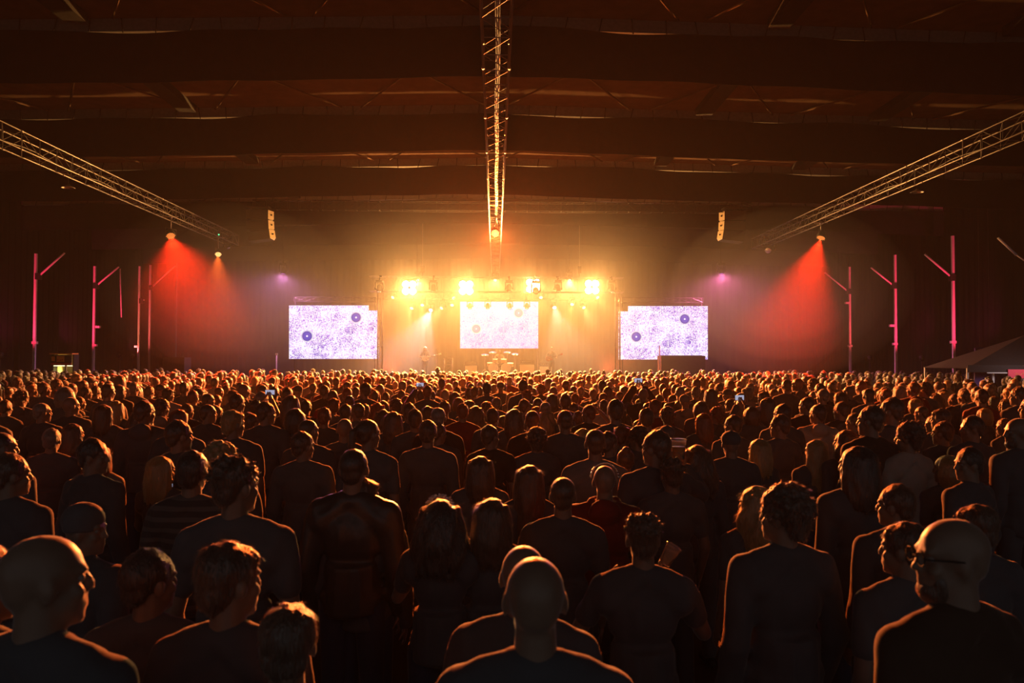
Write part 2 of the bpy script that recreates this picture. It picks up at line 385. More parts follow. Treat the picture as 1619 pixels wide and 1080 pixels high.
def moving_head(p, d, label, group=None, em=None, power=0, col=(1, .6, .2), angle=30, s=1.0, hook=None):
    p = Vector(p); d = Vector(d).normalized(); t = empty('moving_light', p, 0, label, 'lamp', group)
    b = MB(); b.box((0, 0, .34 * s), (.34 * s, .3 * s, .12 * s)); b.tube((0, 0, .4 * s), (0, 0, .52 * s), .03, n=8); b.build('base', M['black'], t)
    for sx in (-1, 1):
        a = MB(); a.box((sx * .18 * s, 0, .14 * s), (.05 * s, .12 * s, .34 * s)); a.tube((sx * .15 * s, 0, 0), (sx * .22 * s, 0, 0), .07 * s, n=12); a.build('arm', M['black'], t)
    h = MB(); h.lathe([(.001, -.2 * s), (.09 * s, -.19 * s), (.13 * s, -.1 * s), (.14 * s, .08 * s), (.12 * s, .19 * s), (.11 * s, .19 * s)], (0, 0, 0), d, 18); h.build('head', M['black'], t)
    l = MB(); l.lathe([(.001, .19 * s), (.07 * s, .188 * s), (.11 * s, .17 * s)], (0, 0, 0), d, 18); l.build('lens', em or M['chrome'], t)
    if hook:
        q = Vector((p.x, hook[0], hook[1])) - p; k = MB(); k.tube((0, 0, .48 * s), (0, 0, q.z), .018, n=6); k.tube((0, 0, q.z), q, .018, n=6); k.tube(q - Vector((.05, 0, 0)), q + Vector((.05, 0, 0)), .045, n=8); k.build('hook', M['black'], t)
    if power:
        L = lamp('SPOT', d * .25 * s, power, col, d * 5, .06, angle, .5, name='beam'); L.parent = t
    return t
moving_head(at(847, 459, 37.2), (.1, -1, -.5), 'dark round moving light hanging in front of a blinder', None, s=1.15, hook=(37.75, HC + 4.1))
for px, nm in ((600, 'at the left end of the stage truss, before the tower'), (685, 'between the two left blinders'), (805, 'just right of the middle truss'), (882, 'between the two right blinders'), (967, 'right of the largest blinder')):
    moving_head(at(px, 456, 37.4), (.2 * math.sin(px), -.4, -1), 'unlit moving light ' + nm, 'unlit moving lights on the front truss', hook=(37.75, HC + 4.1))
for k, (px, py, em, colr, pw, tx, lb) in enumerate((
    (623, 468, 'e_warm', (1, .5, .1), .7, -2, 'tilted amber spotlight lowest left, under the left blinder'),
    (652, 485, 'e_warm', (1, .55, .15), 1, -1, 'round amber spotlight below the left blinder'),
    (668, 480, 'e_warm', (1, .5, .1), .6, 0, 'small flat amber spotlight above the white one'),
    (682, 488, 'e_white', (.85, .85, 1), 1.8, -1.0, 'bluish white spotlight with a pale beam'),
    (700, 485, 'e_warm', (1, .6, .2), 1.1, -2.5, 'round amber spotlight beside the bluish white one'),
    (716, 469, 'e_warm', (1, .5, .1), .7, 2, 'tilted amber spotlight just under the second blinder'),
    (715, 480, 'e_warm', (1, .5, .1), .5, 0, 'small flat amber spotlight left of the middle screen'),
    (855, 468, 'e_warm', (1, .5, .1), .6, 0, 'faint amber spotlight above the right edge of the middle screen'),
    (876, 484, 'e_white', (1, .85, .6), 1.2, .5, 'brightest round spotlight right of the middle screen'),
    (905, 479, 'e_warm', (1, .5, .1), .7, -1, 'small flat amber spotlight right of the middle screen'),
    (922, 484, 'e_warm', (1, .6, .2), .9, 1, 'round dim amber spotlight furthest right of the rear truss'),
    (943, 468, 'e_warm', (1, .5, .1), .7, 2, 'flat amber spotlight under the largest blinder'))):
    p = at(px, py, 46.2); moving_head(p, (tx * .22, -1, -.75), lb, 'lit spotlights on the rear stage truss', M[em], P_SPOT * pw, colr, 42, s=1.0, hook=(46.8, HC + 3.72))
# moving lights and rings that hang before the middle screen's top edge
for px, nm in ((743, 'left'), (771, 'left of centre'), (806, 'right of centre'), (833, 'right')):
    moving_head(at(px, 484, 45.4), (0, -.5, -1), 'unlit moving light hanging before the top edge of the middle screen, ' + nm, 'moving lights before the middle screen', s=.9, hook=(46.8, HC + 3.72))
# gear at the far ends of the side trusses
moving_head(at(1216, 392, 37), (-.4, -.6, -.6), 'large dark moving light under the far end of the right truss', s=1.5, hook=(37, ZTB))
moving_head(at(360, 388, 37), (.4, -.2, -.9), 'dark moving light under the far end of the left truss', s=.9, hook=(37, ZTB))
p = at(346, 371, 36.0); mb = MB(); mb.ell((0, 0, 0), (.035, .035, .035), 10); tag(mb.build('indicator_light', M['e_green'], None, p), 'tiny green indicator light in the left truss', 'light')
for px, Y in ((668, 38), (916, 38)):
    p = at(px, 430, Y); mb = MB(); mb.tube((0, 0, 0), (0, 0, 3.0), .012, n=6); 
    t = empty('chain_hoist', (p.x, Y, HC + 4.15), 0, 'chain hoist above the front stage truss, ' + ('left of centre' if px < 783 else 'right of centre'), 'hoist', 'chain hoists'); mb.build('chain', M['alu'], t)
    mb = MB(); mb.box((0, 0, .35), (.18, .14, .34)); mb.tube((0, 0, 0), (0, 0, .2), .03, n=8); mb.build('motor', M['black'], t)
# high ceiling pendants seen beside the side trusses
for px, py, lb in ((108, 297, 'left'), (1450, 304, 'right')):
    p = at(px, py, 26); t = empty('pendant_lamp', p, 0, 'unlit dish-shaped pendant lamp near the %s truss' % lb, 'lamp', 'pendant lamps')
    mb = MB(); mb.lathe([(.03, .12), (.06, .08), (.22, 0), (.21, -.01)], n=18); mb.build('shade', M['alu'], t)
    mb = MB(); mb.tube((0, 0, .1), (0, 0, zr(p.x) - p.z), .01, n=5); mb.build('cord', M['black'], t)

# ------------------------------------------------------------------ flown loudspeakers
def speaker_array(px, py0, s, lb):
    p = at(px, py0, 34.0); t = empty('line_array', p, 0, lb, 'speaker', 'flown speaker arrays')
    fm = MB(); fm.box((0, 0, .1), (1.0, .5, .06)); fm.tube((-.3, 0, .1), (-.3, 0, HC + 6.7 - p.z), .012, n=5); fm.tube((.3, 0, .1), (.3, 0, HC + 6.7 - p.z), .012, n=5); fm.build('flying_frame', M['black'], t)
    for k in range(3):
        tilt = R((0, 3, 9)[k]); z = -.24 - k * .47; q = Matrix.Rotation(s * tilt, 3, 'Y')
        cab = MB(); off = Vector((s * (.0 - .02 * k * k), 0, z))
        # box: front face turned across the hall
        vs = [(-s * .48, -.22, -.215), (-s * .48, .42, -.215), (s * .46, .42, -.19), (s * .46, -.34, -.19), (-s * .48, -.22, .215), (-s * .48, .42, .215), (s * .46, .42, .19), (s * .46, -.34, .19)]
        cab.add([q @ Vector(v) + off for v in vs], [(0, 1, 2, 3), (4, 7, 6, 5), (0, 4, 5, 1), (1, 5, 6, 2), (2, 6, 7, 3), (3, 7, 4, 0)])
        c = cab.build('cabinet', M['black'], t)
        g = MB(); gv = [(-s * .49, -.235, -.2), (-s * .49, .40, -.2), (-s * .49, .40, .2), (-s * .49, -.235, .2), (-s * .66, .05, .17), (-s * .66, .05, -.17)]
        g.add([q @ Vector(v) + off for v in gv], [(0, 3, 4, 5), (5, 4, 2, 1), (0, 5, 1), (3, 2, 4)]); g.build('grille', M['grille'], c)
        g = MB(); g.tube(q @ Vector((-s * .585, -.095, .0)) + off, q @ Vector((-s * .6, -.11, .0)) + off, .04, n=10); g.build('driver', M['black'], c)
    return t
speaker_array(1160, 334, 1, 'three-cabinet speaker array hanging right, grilles facing across the hall')
speaker_array(409, 332, -1, 'three-cabinet speaker array hanging left, bright grilles facing across the hall')

# ------------------------------------------------------------------ LED screens
def screen_mat(name, tint, circ, circ_col, w, h, gain, seed):
    m = bpy.data.materials.new(name); m.use_nodes = True; nt = m.node_tree; N = nt.nodes; L = nt.links
    N.remove(N['Principled BSDF']); tc = N.new('ShaderNodeTexCoord')
    def nd(t, **k):
        n = N.new(t)
        for a, b in k.items(): setattr(n, a, b)
        return n
    def math_(op, a, b=None, c=None):
        n = nd('ShaderNodeMath', operation=op)
        for i, x in enumerate((a, b, c)):
            if x is None: continue
            if isinstance(x, (int, float)): n.inputs[i].default_value = x
            else: L.new(x, n.inputs[i])
        return n.outputs[0]
    add = nd('ShaderNodeVectorMath', operation='ADD'); L.new(tc.outputs['Object'], add.inputs[0]); add.inputs[1].default_value = (seed, 0, seed * .5)
    warp = nd('ShaderNodeTexNoise'); warp.inputs['Scale'].default_value = 2.2; L.new(add.outputs[0], warp.inputs['Vector'])
    mx = nd('ShaderNodeVectorMath', operation='MULTIPLY_ADD'); L.new(warp.outputs['Color'], mx.inputs[0]); mx.inputs[1].default_value = (.9, .9, .9); L.new(add.outputs[0], mx.inputs[2])
    def web(scale, width, off):
        a2 = nd('ShaderNodeVectorMath', operation='ADD'); L.new(mx.outputs[0], a2.inputs[0]); a2.inputs[1].default_value = (off, off * 2, off * 3)
        v = nd('ShaderNodeTexVoronoi', feature='DISTANCE_TO_EDGE'); v.inputs['Scale'].default_value = scale; L.new(a2.outputs[0], v.inputs['Vector'])
        m_ = nd('ShaderNodeMapRange', interpolation_type='SMOOTHSTEP'); m_.inputs[1].default_value = width * .25; m_.inputs[2].default_value = width; m_.inputs[3].default_value = 1; m_.inputs[4].default_value = 0
        L.new(v.outputs['Distance'], m_.inputs[0]); return m_.outputs[0]
    lines = math_('MAXIMUM', math_('MAXIMUM', web(2.6, .038, 0), web(4.3, .05, 3.1)), web(7.5, .055, 7.7))
    n1 = nd('ShaderNodeTexNoise'); n1.inputs['Scale'].default_value = 13; n1.inputs['Detail'].default_value = 4; n1.inputs['Roughness'].default_value = .8; L.new(add.outputs[0], n1.inputs['Vector'])
    big = nd('ShaderNodeTexNoise'); big.inputs['Scale'].default_value = 1.3; L.new(add.outputs[0], big.inputs['Vector'])
    s = math_('MULTIPLY_ADD', big.outputs['Fac'], -.55, math_('ADD', n1.outputs['Fac'], .205))
    rp = nd('ShaderNodeValToRGB'); L.new(s, rp.inputs[0]); e = rp.color_ramp.elements
    e[0].position = .34; e[0].color = (*tint[1], 1); e[1].position = .56; e[1].color = (*tint[2], 1)
    k = rp.color_ramp.elements.new(.44); k.color = (*tint[0], 1)
    mw = nd('ShaderNodeMix', data_type='RGBA'); L.new(lines, mw.inputs['Factor']); L.new(rp.outputs[0], mw.inputs['A']); mw.inputs['B'].default_value = (*tint[2], 1); col = mw.outputs['Result']
    sep = nd('ShaderNodeSeparateXYZ'); L.new(tc.outputs['Object'], sep.inputs[0])
    for cx, cz, r in circ:
        dx = math_('SUBTRACT', sep.outputs[0], cx); dz = math_('SUBTRACT', sep.outputs[2], cz)
        d = math_('SQRT', math_('ADD', math_('MULTIPLY', dx, dx), math_('MULTIPLY', dz, dz)))
        pal = nd('ShaderNodeValToRGB'); L.new(math_('DIVIDE', d, r * 1.3), pal.inputs[0]); pe = pal.color_ramp.elements; pal.color_ramp.interpolation = 'CONSTANT'
        pe[0].position = 0; pe[0].color = (.95, .95, 1, 1); pe[1].position = .13; pe[1].color = (*circ_col, 1)
        for pos, c in ((.5, tuple(x * .8 for x in circ_col)), (.72, (1, 1, 1)), (.78, tuple(x * .9 for x in circ_col)), (.83, (1, 1, 1))):
            q = pal.color_ramp.elements.new(pos); q.color = (*c, 1)
        mixn = nd('ShaderNodeMix', data_type='RGBA'); L.new(math_('LESS_THAN', d, r * 1.15), mixn.inputs['Factor']); L.new(col, mixn.inputs['A']); L.new(pal.outputs[0], mixn.inputs['B']); col = mixn.outputs['Result']
    em = nd('ShaderNodeEmission'); em.inputs[1].default_value = gain; L.new(col, em.inputs[0]); L.new(em.outputs[0], N['Material Output'].inputs[0])
    return m
def led_screen(name, pts, Y, circ, ccol, tint, gain, label, seed):
    w3 = [at(px, py, Y) for px, py in pts]; c = sum(w3, Vector()) / len(w3)
    t = empty('led_screen', c, 0, label, 'screen'); k = Y / F
    cs = []
    for px, py, r in circ:
        q = at(px, py, Y) - c; cs.append((q.x, q.z, r * k))
    m = screen_mat(name, tint, cs, ccol, 0, 0, gain, seed)
    n = len(w3); loc = [p - c for p in w3]
    mb = MB(); mb.add([(p.x, -.01, p.z) for p in loc], [tuple(range(n))]); f = mb.build('display', m, t)
    b = MB(); vs = [(p.x, 0, p.z) for p in loc] + [(p.x, .12, p.z) for p in loc]
    b.add(vs, [tuple(range(n)), tuple(reversed(range(n, 2 * n)))] + [(i, n + i, n + (i + 1) % n, (i + 1) % n) for i in range(n)]); b.build('cabinet', M['black'], t)
    if Y > 45:
        for sx in (-1.6, 1.6): hw = MB(); hw.tube((sx, .06, 1.2), (sx, .06, zr(c.x) - c.z), .01, n=5); hw.build('hanging_wire', M['black'], t)
    zt = max(p.z for p in loc); x0 = min(p.x for p in loc); x1 = max(p.x for p in loc)
    return t, c, x0, x1, zt
PUR = ((.60, .40, .95), (.13, .05, .55), (1, .98, 1))
s1 = led_screen('left_screen', [(457, 483), (457, 567.5), (599, 567.5), (599, 491), (583, 491), (583, 483)], 40, [(485.5, 531.5, 8.5), (563, 502, 8.2)], (.02, .05, .5), PUR, 1.12, 'bright white and violet LED screen left of the stage with two blue discs', 1.0)
s2 = led_screen('right_screen', [(978, 492.5), (978, 568.5), (1042, 568.5), (1042, 562), (1110, 562), (1110, 568.5), (1119, 568.5), (1119, 484), (993, 484), (993, 492.5)], 40, [(1006, 532.5, 8.2), (1082.5, 504.5, 8.2)], (.03, .06, .5), PUR, 1.12, 'bright white and violet LED screen right of the stage with two blue discs', 1.0)
PNK = ((.66, .38, .95), (.30, .14, .72), (.78, .68, 1))
s3 = led_screen('middle_screen', [(727.5, 477), (727.5, 551), (851, 551), (851, 477)], 46.5, [(753, 520, 7), (820, 495, 7)], (.75, .22, .5), PNK, .98, 'white and pink LED screen above the band with two pink discs', 1.0)
for (t, c, x0, x1, zt), nm in ((s1, 'left'), (s2, 'right')):
    g = truss('screen_support', (c.x + x0 + .2, 40.3, zt + c.z + .45), (c.x + x1 - .2, 40.3, zt + c.z + .45), .25, .25, 'dark truss holding up the %s screen' % nm, 'truss', step=.6, r=.015)
    for xx in (c.x + x0 + .25, c.x + x1 - .25):
        mb = MB(); mb.tube((xx - (c.x + x0 + .2), 0, 0), (xx - (c.x + x0 + .2), 0, -(zt + c.z + .42)), .035, n=8); mb.build('leg', M['black'], g)
    for ch in g.children:
        if ch.data and ch.data.materials and ch.data.materials[0] == M['alu']: ch.data.materials[0] = M['black']
mb = MB(); mb.box((0, 0, .75), (2.7, 1.0, 1.5)); 
p = at(1077, 600, 38.8); t = empty('control_booth', (p.x, 38.8, 0), 0, 'dark boxy structure standing before the lower edge of the right screen', 'booth')
mb = MB(); mb.box((0, 0, 1.24), (2.25, .9, 2.48)); mb.build('body', M['black'], t)
mb = MB(); mb.tube((-1.2, -.4, 0), (-1.2, -.4, 3.0), .03, n=8); mb.build('post', M['alu'], t)
p = at(437, 590, 38.5); mb = MB(); mb.tube((0, 0, 0), (0, 0, 2.5), .03, n=8); mb.box((0, 0, 2.5), (.1, .1, .1)); tag(mb.build('post', M['pole'], None, (p.x, 38.5, 0)), 'short reddish post standing left of the left screen', 'post')

# ------------------------------------------------------------------ stage and band gear
ZS = 1.25
t = empty('stage', (0, 39, 0), 0, 'black stage platform under the amber lights', 'stage')
mb = MB(); mb.box((0, 5.5, ZS - .1), (13.6, 11, .2)); mb.build('deck', M['wood'], t)
mb = MB(); mb.box((0, .1, (ZS - .2) / 2), (13.6, .04, ZS - .2)); mb.build('skirt', M['wall'], t)
t = empty('drum_riser', (.25, 44, ZS), 0, 'low black riser under the drum kit', 'riser'); box_obj('top', (0, .3, .17), (2.6, 2.0, .1), M['wood'], t)
for a in (-1.2, 1.2):
    for b in (-.6, 1.2): box_obj('leg', (a, b, .06), (.06, .06, .12), M['alu'], t)
ZD = ZS + .22
t = empty('drum_kit', (.25, 44, ZD), 0, 'amber-lit drum kit with two bass drums and cymbals under the middle screen', 'drum kit')
for sx in (-.36, .36):
    mb = MB(); mb.lathe([(.29, -.2), (.29, .2)], (sx, -.2, .3), (0, 1, 0), 20); b = mb.build('bass_drum', M['drum'], t)
    mb = MB(); mb.lathe([(.001, -.2), (.28, -.2), (.295, -.21), (.295, -.17)], (sx, -.2, .3), (0, 1, 0), 20); mb.build('drum_head', M['skinhead'], b)
for x, y, z, r in ((-.25, .0, .72, .15), (.25, .0, .72, .17), (.62, .35, .48, .2), (-.55, .35, .5, .17)):
    mb = MB(); mb.lathe([(r, 0), (r, .2)], (x, y, z - .1), (0, -.2, 1), 18); b = mb.build('tom_drum', M['drum'], t)
    mb = MB(); mb.lathe([(.001, .2), (r, .2)], (x, y, z - .1), (0, -.2, 1), 18); mb.build('drum_head', M['skinhead'], b)
for x, y, z in ((-.85, .1, 1.05), (.9, .1, 1.1), (-.4, .2, 1.2), (.45, .2, 1.2)):
    mb = MB(); mb.lathe([(.001, .03), (.05, .02), (.22, 0), (.22, -.004), (.001, .01)], (x, y, z), (0, -.35, 1), 20); c = mb.build('cymbal', M['chrome'], t)
    mb = MB(); mb.tube((x, y, 0), (x, y, z), .012, n=6); mb.tube((x - .2, y, 0), (x, y, .25), .01, n=5); mb.tube((x + .2, y, 0), (x, y, .25), .01, n=5); mb.build('stand', M['chrome'], c)
for k, (px, w, h, lb) in enumerate(((833, .95, 1.0, 'amplifier cabinet right of the drum kit'), (862, .8, .85, 'smaller amplifier cabinet further right on the stage'), (745, .8, .9, 'amplifier cabinet left of the drum kit'))):
    p = at(px, 580, 44.5); t = empty('amplifier', (p.x, 44.5, ZS), 0, lb, 'amplifier', 'amplifiers')
    box_obj('cabinet', (0, 0, h * .38), (w, .4, h * .76), M['black'], t); c = box_obj('grille_cloth', (0, -.21, h * .38), (w - .1, .02, h * .66), M['grille'], t)
    box_obj('head', (0, 0, h * .88), (w * .9, .34, h * .2), M['black'], t)
    for i in range(5): mb = MB(); mb.tube((-.25 + i * .12, -.17, h * .88), (-.25 + i * .12, -.2, h * .88), .018, n=8); mb.build('knob', M['chrome'], t)
p = at(709, 590, 40.2); truss('truss_tower', (p.x, 40.2, HC + .05), (p.x, 40.2, ZS + .02), .42, .42, 'short upright truss standing on the stage left of the drums', 'truss', step=.28, r=.022)
for px, lb in ((690, 'left guitarist'), (783, 'drum kit'), (850, 'right guitarist')):
    p = at(px, 590, 40.0); t = empty('microphone_stand', (p.x, 39.9, ZS), 0, 'thin microphone stand in front of the ' + lb, 'microphone stand', 'microphone stands')
    mb = MB(); mb.lathe([(.001, .03), (.13, .02), (.14, 0)], n=16); mb.build('base', M['black'], t)
    mb = MB(); mb.tube((0, 0, 0), (0, 0, 1.5), .012, n=6); mb.build('pole', M['chrome'], t)
    mb = MB(); mb.cap((0, 0, 1.5), (0, .12, 1.56), .018, .028, 8); mb.build('microphone', M['black'], t)

# ------------------------------------------------------------------ wall columns with raking struts
def column(px, py0, py1, Y, sx, label, strut, drop=None, pw=60, col=(1, .03, .10), lamps=()):
    a = at(px, py0, Y); t = empty('steel_column', (a.x, Y, 0), 0, label, 'column', 'steel columns along the side walls')
    mb = MB(); mb.box((0, 0, a.z / 2), (.105, .105, a.z)); mb.build('shaft', M['pole'], t)
    mb = MB(); mb.box((0, 0, .02), (.4, .4, .04)); mb.build('base_plate', M['black'], t)
    if strut:
        s0 = at(*strut[0], Y) - Vector((a.x, Y, 0)); s1_ = at(*strut[1], Y) - Vector((a.x, Y, 0)); mb = MB(); mb.tube(s0, s1_, .045, n=8); mb.build('strut', M['pole'], t)
        mb = MB(); mb.box(s0 + Vector((0, 0, 0)), (.24, .2, .3)); mb.build('bracket', M['black'], t)
    for q in lamps:
        s = at(*q, Y) - Vector((a.x, Y, 0)); mb = MB(); mb.box(s, (.22, .16, .12)); mb.tube(s, (0, 0, s.z), .02, n=6); mb.build('junction_box', M['pole'], t)
    if drop:
        s0 = at(*drop[0], Y) - Vector((a.x, Y, 0)); s1_ = at(*drop[1], Y) - Vector((a.x, Y, 0)); mb = MB(); mb.tube(s0, s1_, .03, n=6); mb.build('hanging_rod', M['pole'], t)
    if pw:
        x = a.x - sx * .35
        f = empty('stand_uplight', (x, Y - 3.0, 0), 0, 'small uplight on a thin stand before the ' + label.split(',')[0], 'lamp', 'stand uplights')
        d = (Vector((a.x, Y, 5.0)) - Vector((x, Y - 3.0, 2.4))).normalized()
        mb = MB(); mb.lathe([(.001, -.14), (.09, -.12), (.1, .1), (.09, .1)], (0, 0, 2.4), d, 14); mb.build('housing', M['black'], f)
        mb = MB(); mb.box((0, 0, .02), (.34, .34, .04)); mb.tube((0, 0, .02), (0, 0, 2.28), .02, n=6); mb.tube((-.12, 0, 2.28), (.12, 0, 2.28), .012, n=5); mb.tube((-.12, 0, 2.28), (-.12, 0, 2.42), .012, n=5); mb.tube((.12, 0, 2.28), (.12, 0, 2.42), .012, n=5); mb.build('bracket', M['black'], f)
        mb = MB(); mb.lathe([(.001, .09), (.085, .085)], (0, 0, 2.4), d, 14); mb.build('lens', M['e_pink'], f)
        L = lamp('SPOT', Vector((0, 0, 2.4)) + d * .15, pw, col, Vector((0, 0, 2.4)) + d * 5, .05, 75, .7, name='beam'); L.parent = f
M['e_pink'] = emis('pink_led', (1, .1, .25), 2)
PCOL = 1300
column(57, 401, 590, 36.4, -1, 'first column from the left edge, glowing pink', ((61, 437), (102, 400)), None, PCOL, lamps=((55, 542),))
column(150, 421, 590, 41.7, -1, 'second column from the left edge, glowing pink', ((152, 452), (188, 422)), ((190, 425), (192, 502)), PCOL, lamps=((155, 517), (150, 546)))
column(221, 421, 590, 46.9, -1, 'third column from the left edge, faint amber', ((224, 476), (228, 474)), None, PCOL * .25, (1, .25, .1), lamps=((216, 548),))
column(238, 419, 590, 49.5, -1, 'fourth column from the left edge, dim red behind the others', ((239, 455), (277, 420)), None, PCOL * .3, (1, .1, .1))
column(1506, 373, 590, 34.0, 1, 'column nearest the right edge, glowing pink', ((1505, 439), (1462, 402)), None, PCOL, lamps=((1507, 541),))
column(1415, 403, 590, 38.9, 1, 'second column from the right edge, glowing red', ((1413, 452), (1377, 423)), None, PCOL, lamps=((1410, 515), (1415, 544)))
column(1343, 422, 590, 43.6, 1, 'third column from the right edge, faint red', ((1341, 461), (1304, 431)), None, PCOL * .35, (1, .08, .08), lamps=((1339, 479), (1344, 547)))
a, b = at(1578, 376, 29.5), at(1607, 403, 29.5); mb = MB(); mb.tube((0, 0, 0), b - a, .05, n=8); mb.tube(b - a, b - a + Vector((.5, 0, -.35)), .03, n=8)
tag(mb.build('wall_strut', M['pole'], None, a), 'lone slanting pink-lit strut near the right edge', 'strut')

# ------------------------------------------------------------------ lit kiosk on the left, tent on the right
p0, p1 = at(82, 560, 33), at(114, 560, 33); W = p1.x - p0.x; HT = p0.z
t = empty('kiosk', (p0.x, 33, 0), 0, 'small lit kiosk with yellow walls and a red band at the left', 'kiosk')
box_obj('back_wall', (W / 2, .42, HT / 2), (W, .05, HT), M['kiosk_yellow'], t)
for x in (0, W): box_obj('side_wall', (x, .3, HT / 2), (.05, .4, HT), M['black'], t)
box_obj('roof', (W / 2, .16, HT + .02), (W + .1, .5, .05), M['kiosk_orange'], t)
s = box_obj('sign_board', (W / 2, -.04, HT - .20), (W, .04, .34), M['black'], t)
mb = MB(); mb.box((-.02, -.03, 0), (.32, .01, .26)); mb.build('sign_panel', M['kiosk_orange'], s)
for x, z in ((-.1, -.05), (.0, -.06), (.08, -.04)): mb = MB(); mb.box((x - .02, -.04, z), (.05, .01, .05)); mb.build('sign_mark', M['kiosk_red'], s)
mb = MB(); mb.box((-.33, -.03, 0), (.14, .01, .2)); mb.build('sign_panel', M['kiosk_orange'], s)
box_obj('red_band', (W / 2, -.05, HT - .42), (W, .03, .1), M['kiosk_red'], t)
box_obj('counter', (W / 2, 0, .55), (W, .4, 1.1), M['kiosk_yellow'], t)
box_obj('corner_post', (W * .72, -.02, HT * .42), (.06, .06, HT * .8), M['white'], t)
box_obj('light_tube', (W / 2, .1, HT - .5), (W * .92, .04, .04), M['e_kiosk'], t)
box_obj('inner_partition', (W * .45, .25, HT * .45), (.05, .3, HT * .88), M['kiosk_yellow'], t)
L = lamp('POINT', (W * .3, .1, HT - .75), 16, (1, .8, .35), size=.1, name='kiosk_bulb'); L.parent = t
p = at(280, 565, 36); tag(box_obj('black_stand', (p.x, 36, p.z / 2), (1.0, .8, p.z), M['black']), 'dark draped stand by the left wall', 'stand')
# tent
YT = 25.5; p0 = at(1529, 582, YT); p1 = at(1640, 582, YT); ze = p0.z; W = p1.x - p0.x + 2.2; zt = at(1619, 541, YT + 1.2).z
t = empty('market_tent', (p0.x, YT, 0), 0, 'dark canopy tent with white posts, purple curtain and pink banner at the right', 'tent')
mb = MB(); D = 2.6; c = (W / 2 + .6, D / 2, zt + .25); q = [(0, 0, ze), (W + 1.2, 0, ze), (W + 1.2, D, ze), (0, D, ze)]
mb.add(q + [c] + [(x, y, z - .02) for x, y, z in q + [c]], [(0, 1, 4), (1, 2, 4), (2, 3, 4), (3, 0, 4), (5, 9, 6), (6, 9, 7), (7, 9, 8), (8, 9, 5)]); mb.build('canopy', M['tent'], t)
zv = at(1529, 583, YT).z
mb = MB(); zl = at(1560, 583, YT).z; mb.box(((W + 1.2) / 2, -.02, ze - .02), (W + 1.2, .03, .24)); mb.build('valance', M['tent'], t)
mb = MB(); mb.box(((W + 1.2) / 2 + .35, -.05, ze - .16), (W + .6, .03, .03)); mb.build('front_rail', M['tentpole'], t)
for x, y in ((.04, .05), (W + 1.1, .05), (.04, D), (W + 1.1, D)): mb = MB(); mb.tube((x, y, 0), (x, y, ze), .035, n=8); mb.build('post', M['tentpole'], t)
x0 = at(1555, 590, YT).x - p0.x; x1 = at(1590, 590, YT).x - p0.x
mb = MB(); mb.box(((x0 + x1) / 2, .5, ze / 2), (x1 - x0, .04, ze - .3)); mb.build('curtain', M['purple'], t)
mb = MB(); xx = at(1579, 590, YT).x - p0.x; mb.box((xx, .3, ze / 2), (.07, .05, ze - .3)); mb.build('inner_post', M['tentpole'], t)
x0 = at(1591, 590, YT).x - p0.x; bz = at(1600, 591, YT).z
mb = MB(); mb.box((x0 + .9, -.08, bz), (1.8, .03, .3)); bn = mb.build('banner', M['pinkbanner'], t)
for k in range(9):
    mb = MB(); x = x0 + .25 + k * .06; mb.tube((x, -.1, bz - .03 + .02 * math.sin(k * 2)), (x + .05, -.1, bz + .03 * math.cos(k * 1.7)), .007, n=5); mb.build('lettering', M['kiosk_orange'], bn)
L = lamp('AREA', (x0 + .5, -1.6, 2.5), 22, (1, .75, .75), (x0 + .5, 0, 1.9), .5, name='banner_lamp'); L.parent = t
p = at(1557, 556, 30); t = empty('hanging_sign', p, 0, 'small magenta-lit pointed sign above the dark tent', 'sign')
mb = MB(); vs = [(-.4, 0, .14), (-.1, 0, .18), (.3, 0, .16), (.62, 0, .02), (.3, 0, -.05), (-.38, 0, -.16)]
mb.add([Vector(v) for v in vs] + [Vector(v) + Vector((0, .05, 0)) for v in vs], [tuple(reversed(range(6))), tuple(range(6, 12))] + [(i, 6 + i, 6 + (i + 1) % 6, (i + 1) % 6)[::-1] for i in range(6)]); mb.build('board', M['purple'], t)
mb = MB(); mb.tube((-.2, .02, .15), (-.2, .02, 6.0), .008, n=5); mb.tube((.2, .02, .15), (.2, .02, 6.0), .008, n=5); mb.build('wire', M['black'], t)

# ------------------------------------------------------------------ people
def remesh(mb, voxel, smooth=4, ratio=1.0, name='m', disp=None, cut=None):
    me = mb.mesh('tmp'); o = bpy.data.objects.new('tmp', me); COL.objects.link(o)
    r = o.modifiers.new('r', 'REMESH'); r.mode = 'VOXEL'; r.voxel_size = voxel
    s = o.modifiers.new('s', 'SMOOTH'); s.factor = .5; s.iterations = smooth
    if ratio < 1: d = o.modifiers.new('d', 'DECIMATE'); d.ratio = ratio
    dg = bpy.context.evaluated_depsgraph_get(); dg.update()
    out = bpy.data.meshes.new_from_object(o.evaluated_get(dg)); out.name = name
    bpy.data.objects.remove(o); bpy.data.meshes.remove(me)
    if disp:
        n = len(out.vertices); co = np.empty(n * 3); out.vertices.foreach_get('co', co); no = np.empty(n * 3); out.vertices.foreach_get('normal', no)
        co = co.reshape(-1, 3); no = no.reshape(-1, 3); amp, sc = disp
        for i in range(n): co[i] += no[i] * amp * noise.noise(Vector((co[i][0] * sc, co[i][1] * sc, co[i][2] * sc * .45)))
        out.vertices.foreach_set('co', co.ravel())
    out.polygons.foreach_set('use_smooth', [True] * len(out.polygons)); out.update(); return out
HZ = 1.635; NECK = Vector((0, -.015, 1.5))
def hd(turn, nod=0): return Matrix.Translation((0, 0, HZ)) @ Matrix.Rotation(turn, 4, 'Z') @ Matrix.Rotation(nod, 4, 'X')
def limb(mb, pts, rs, infl=0, n=10):
    for i in range(len(pts) - 1): mb.cap(pts[i], pts[i + 1], rs[i] + infl, rs[i + 1] + infl, n)
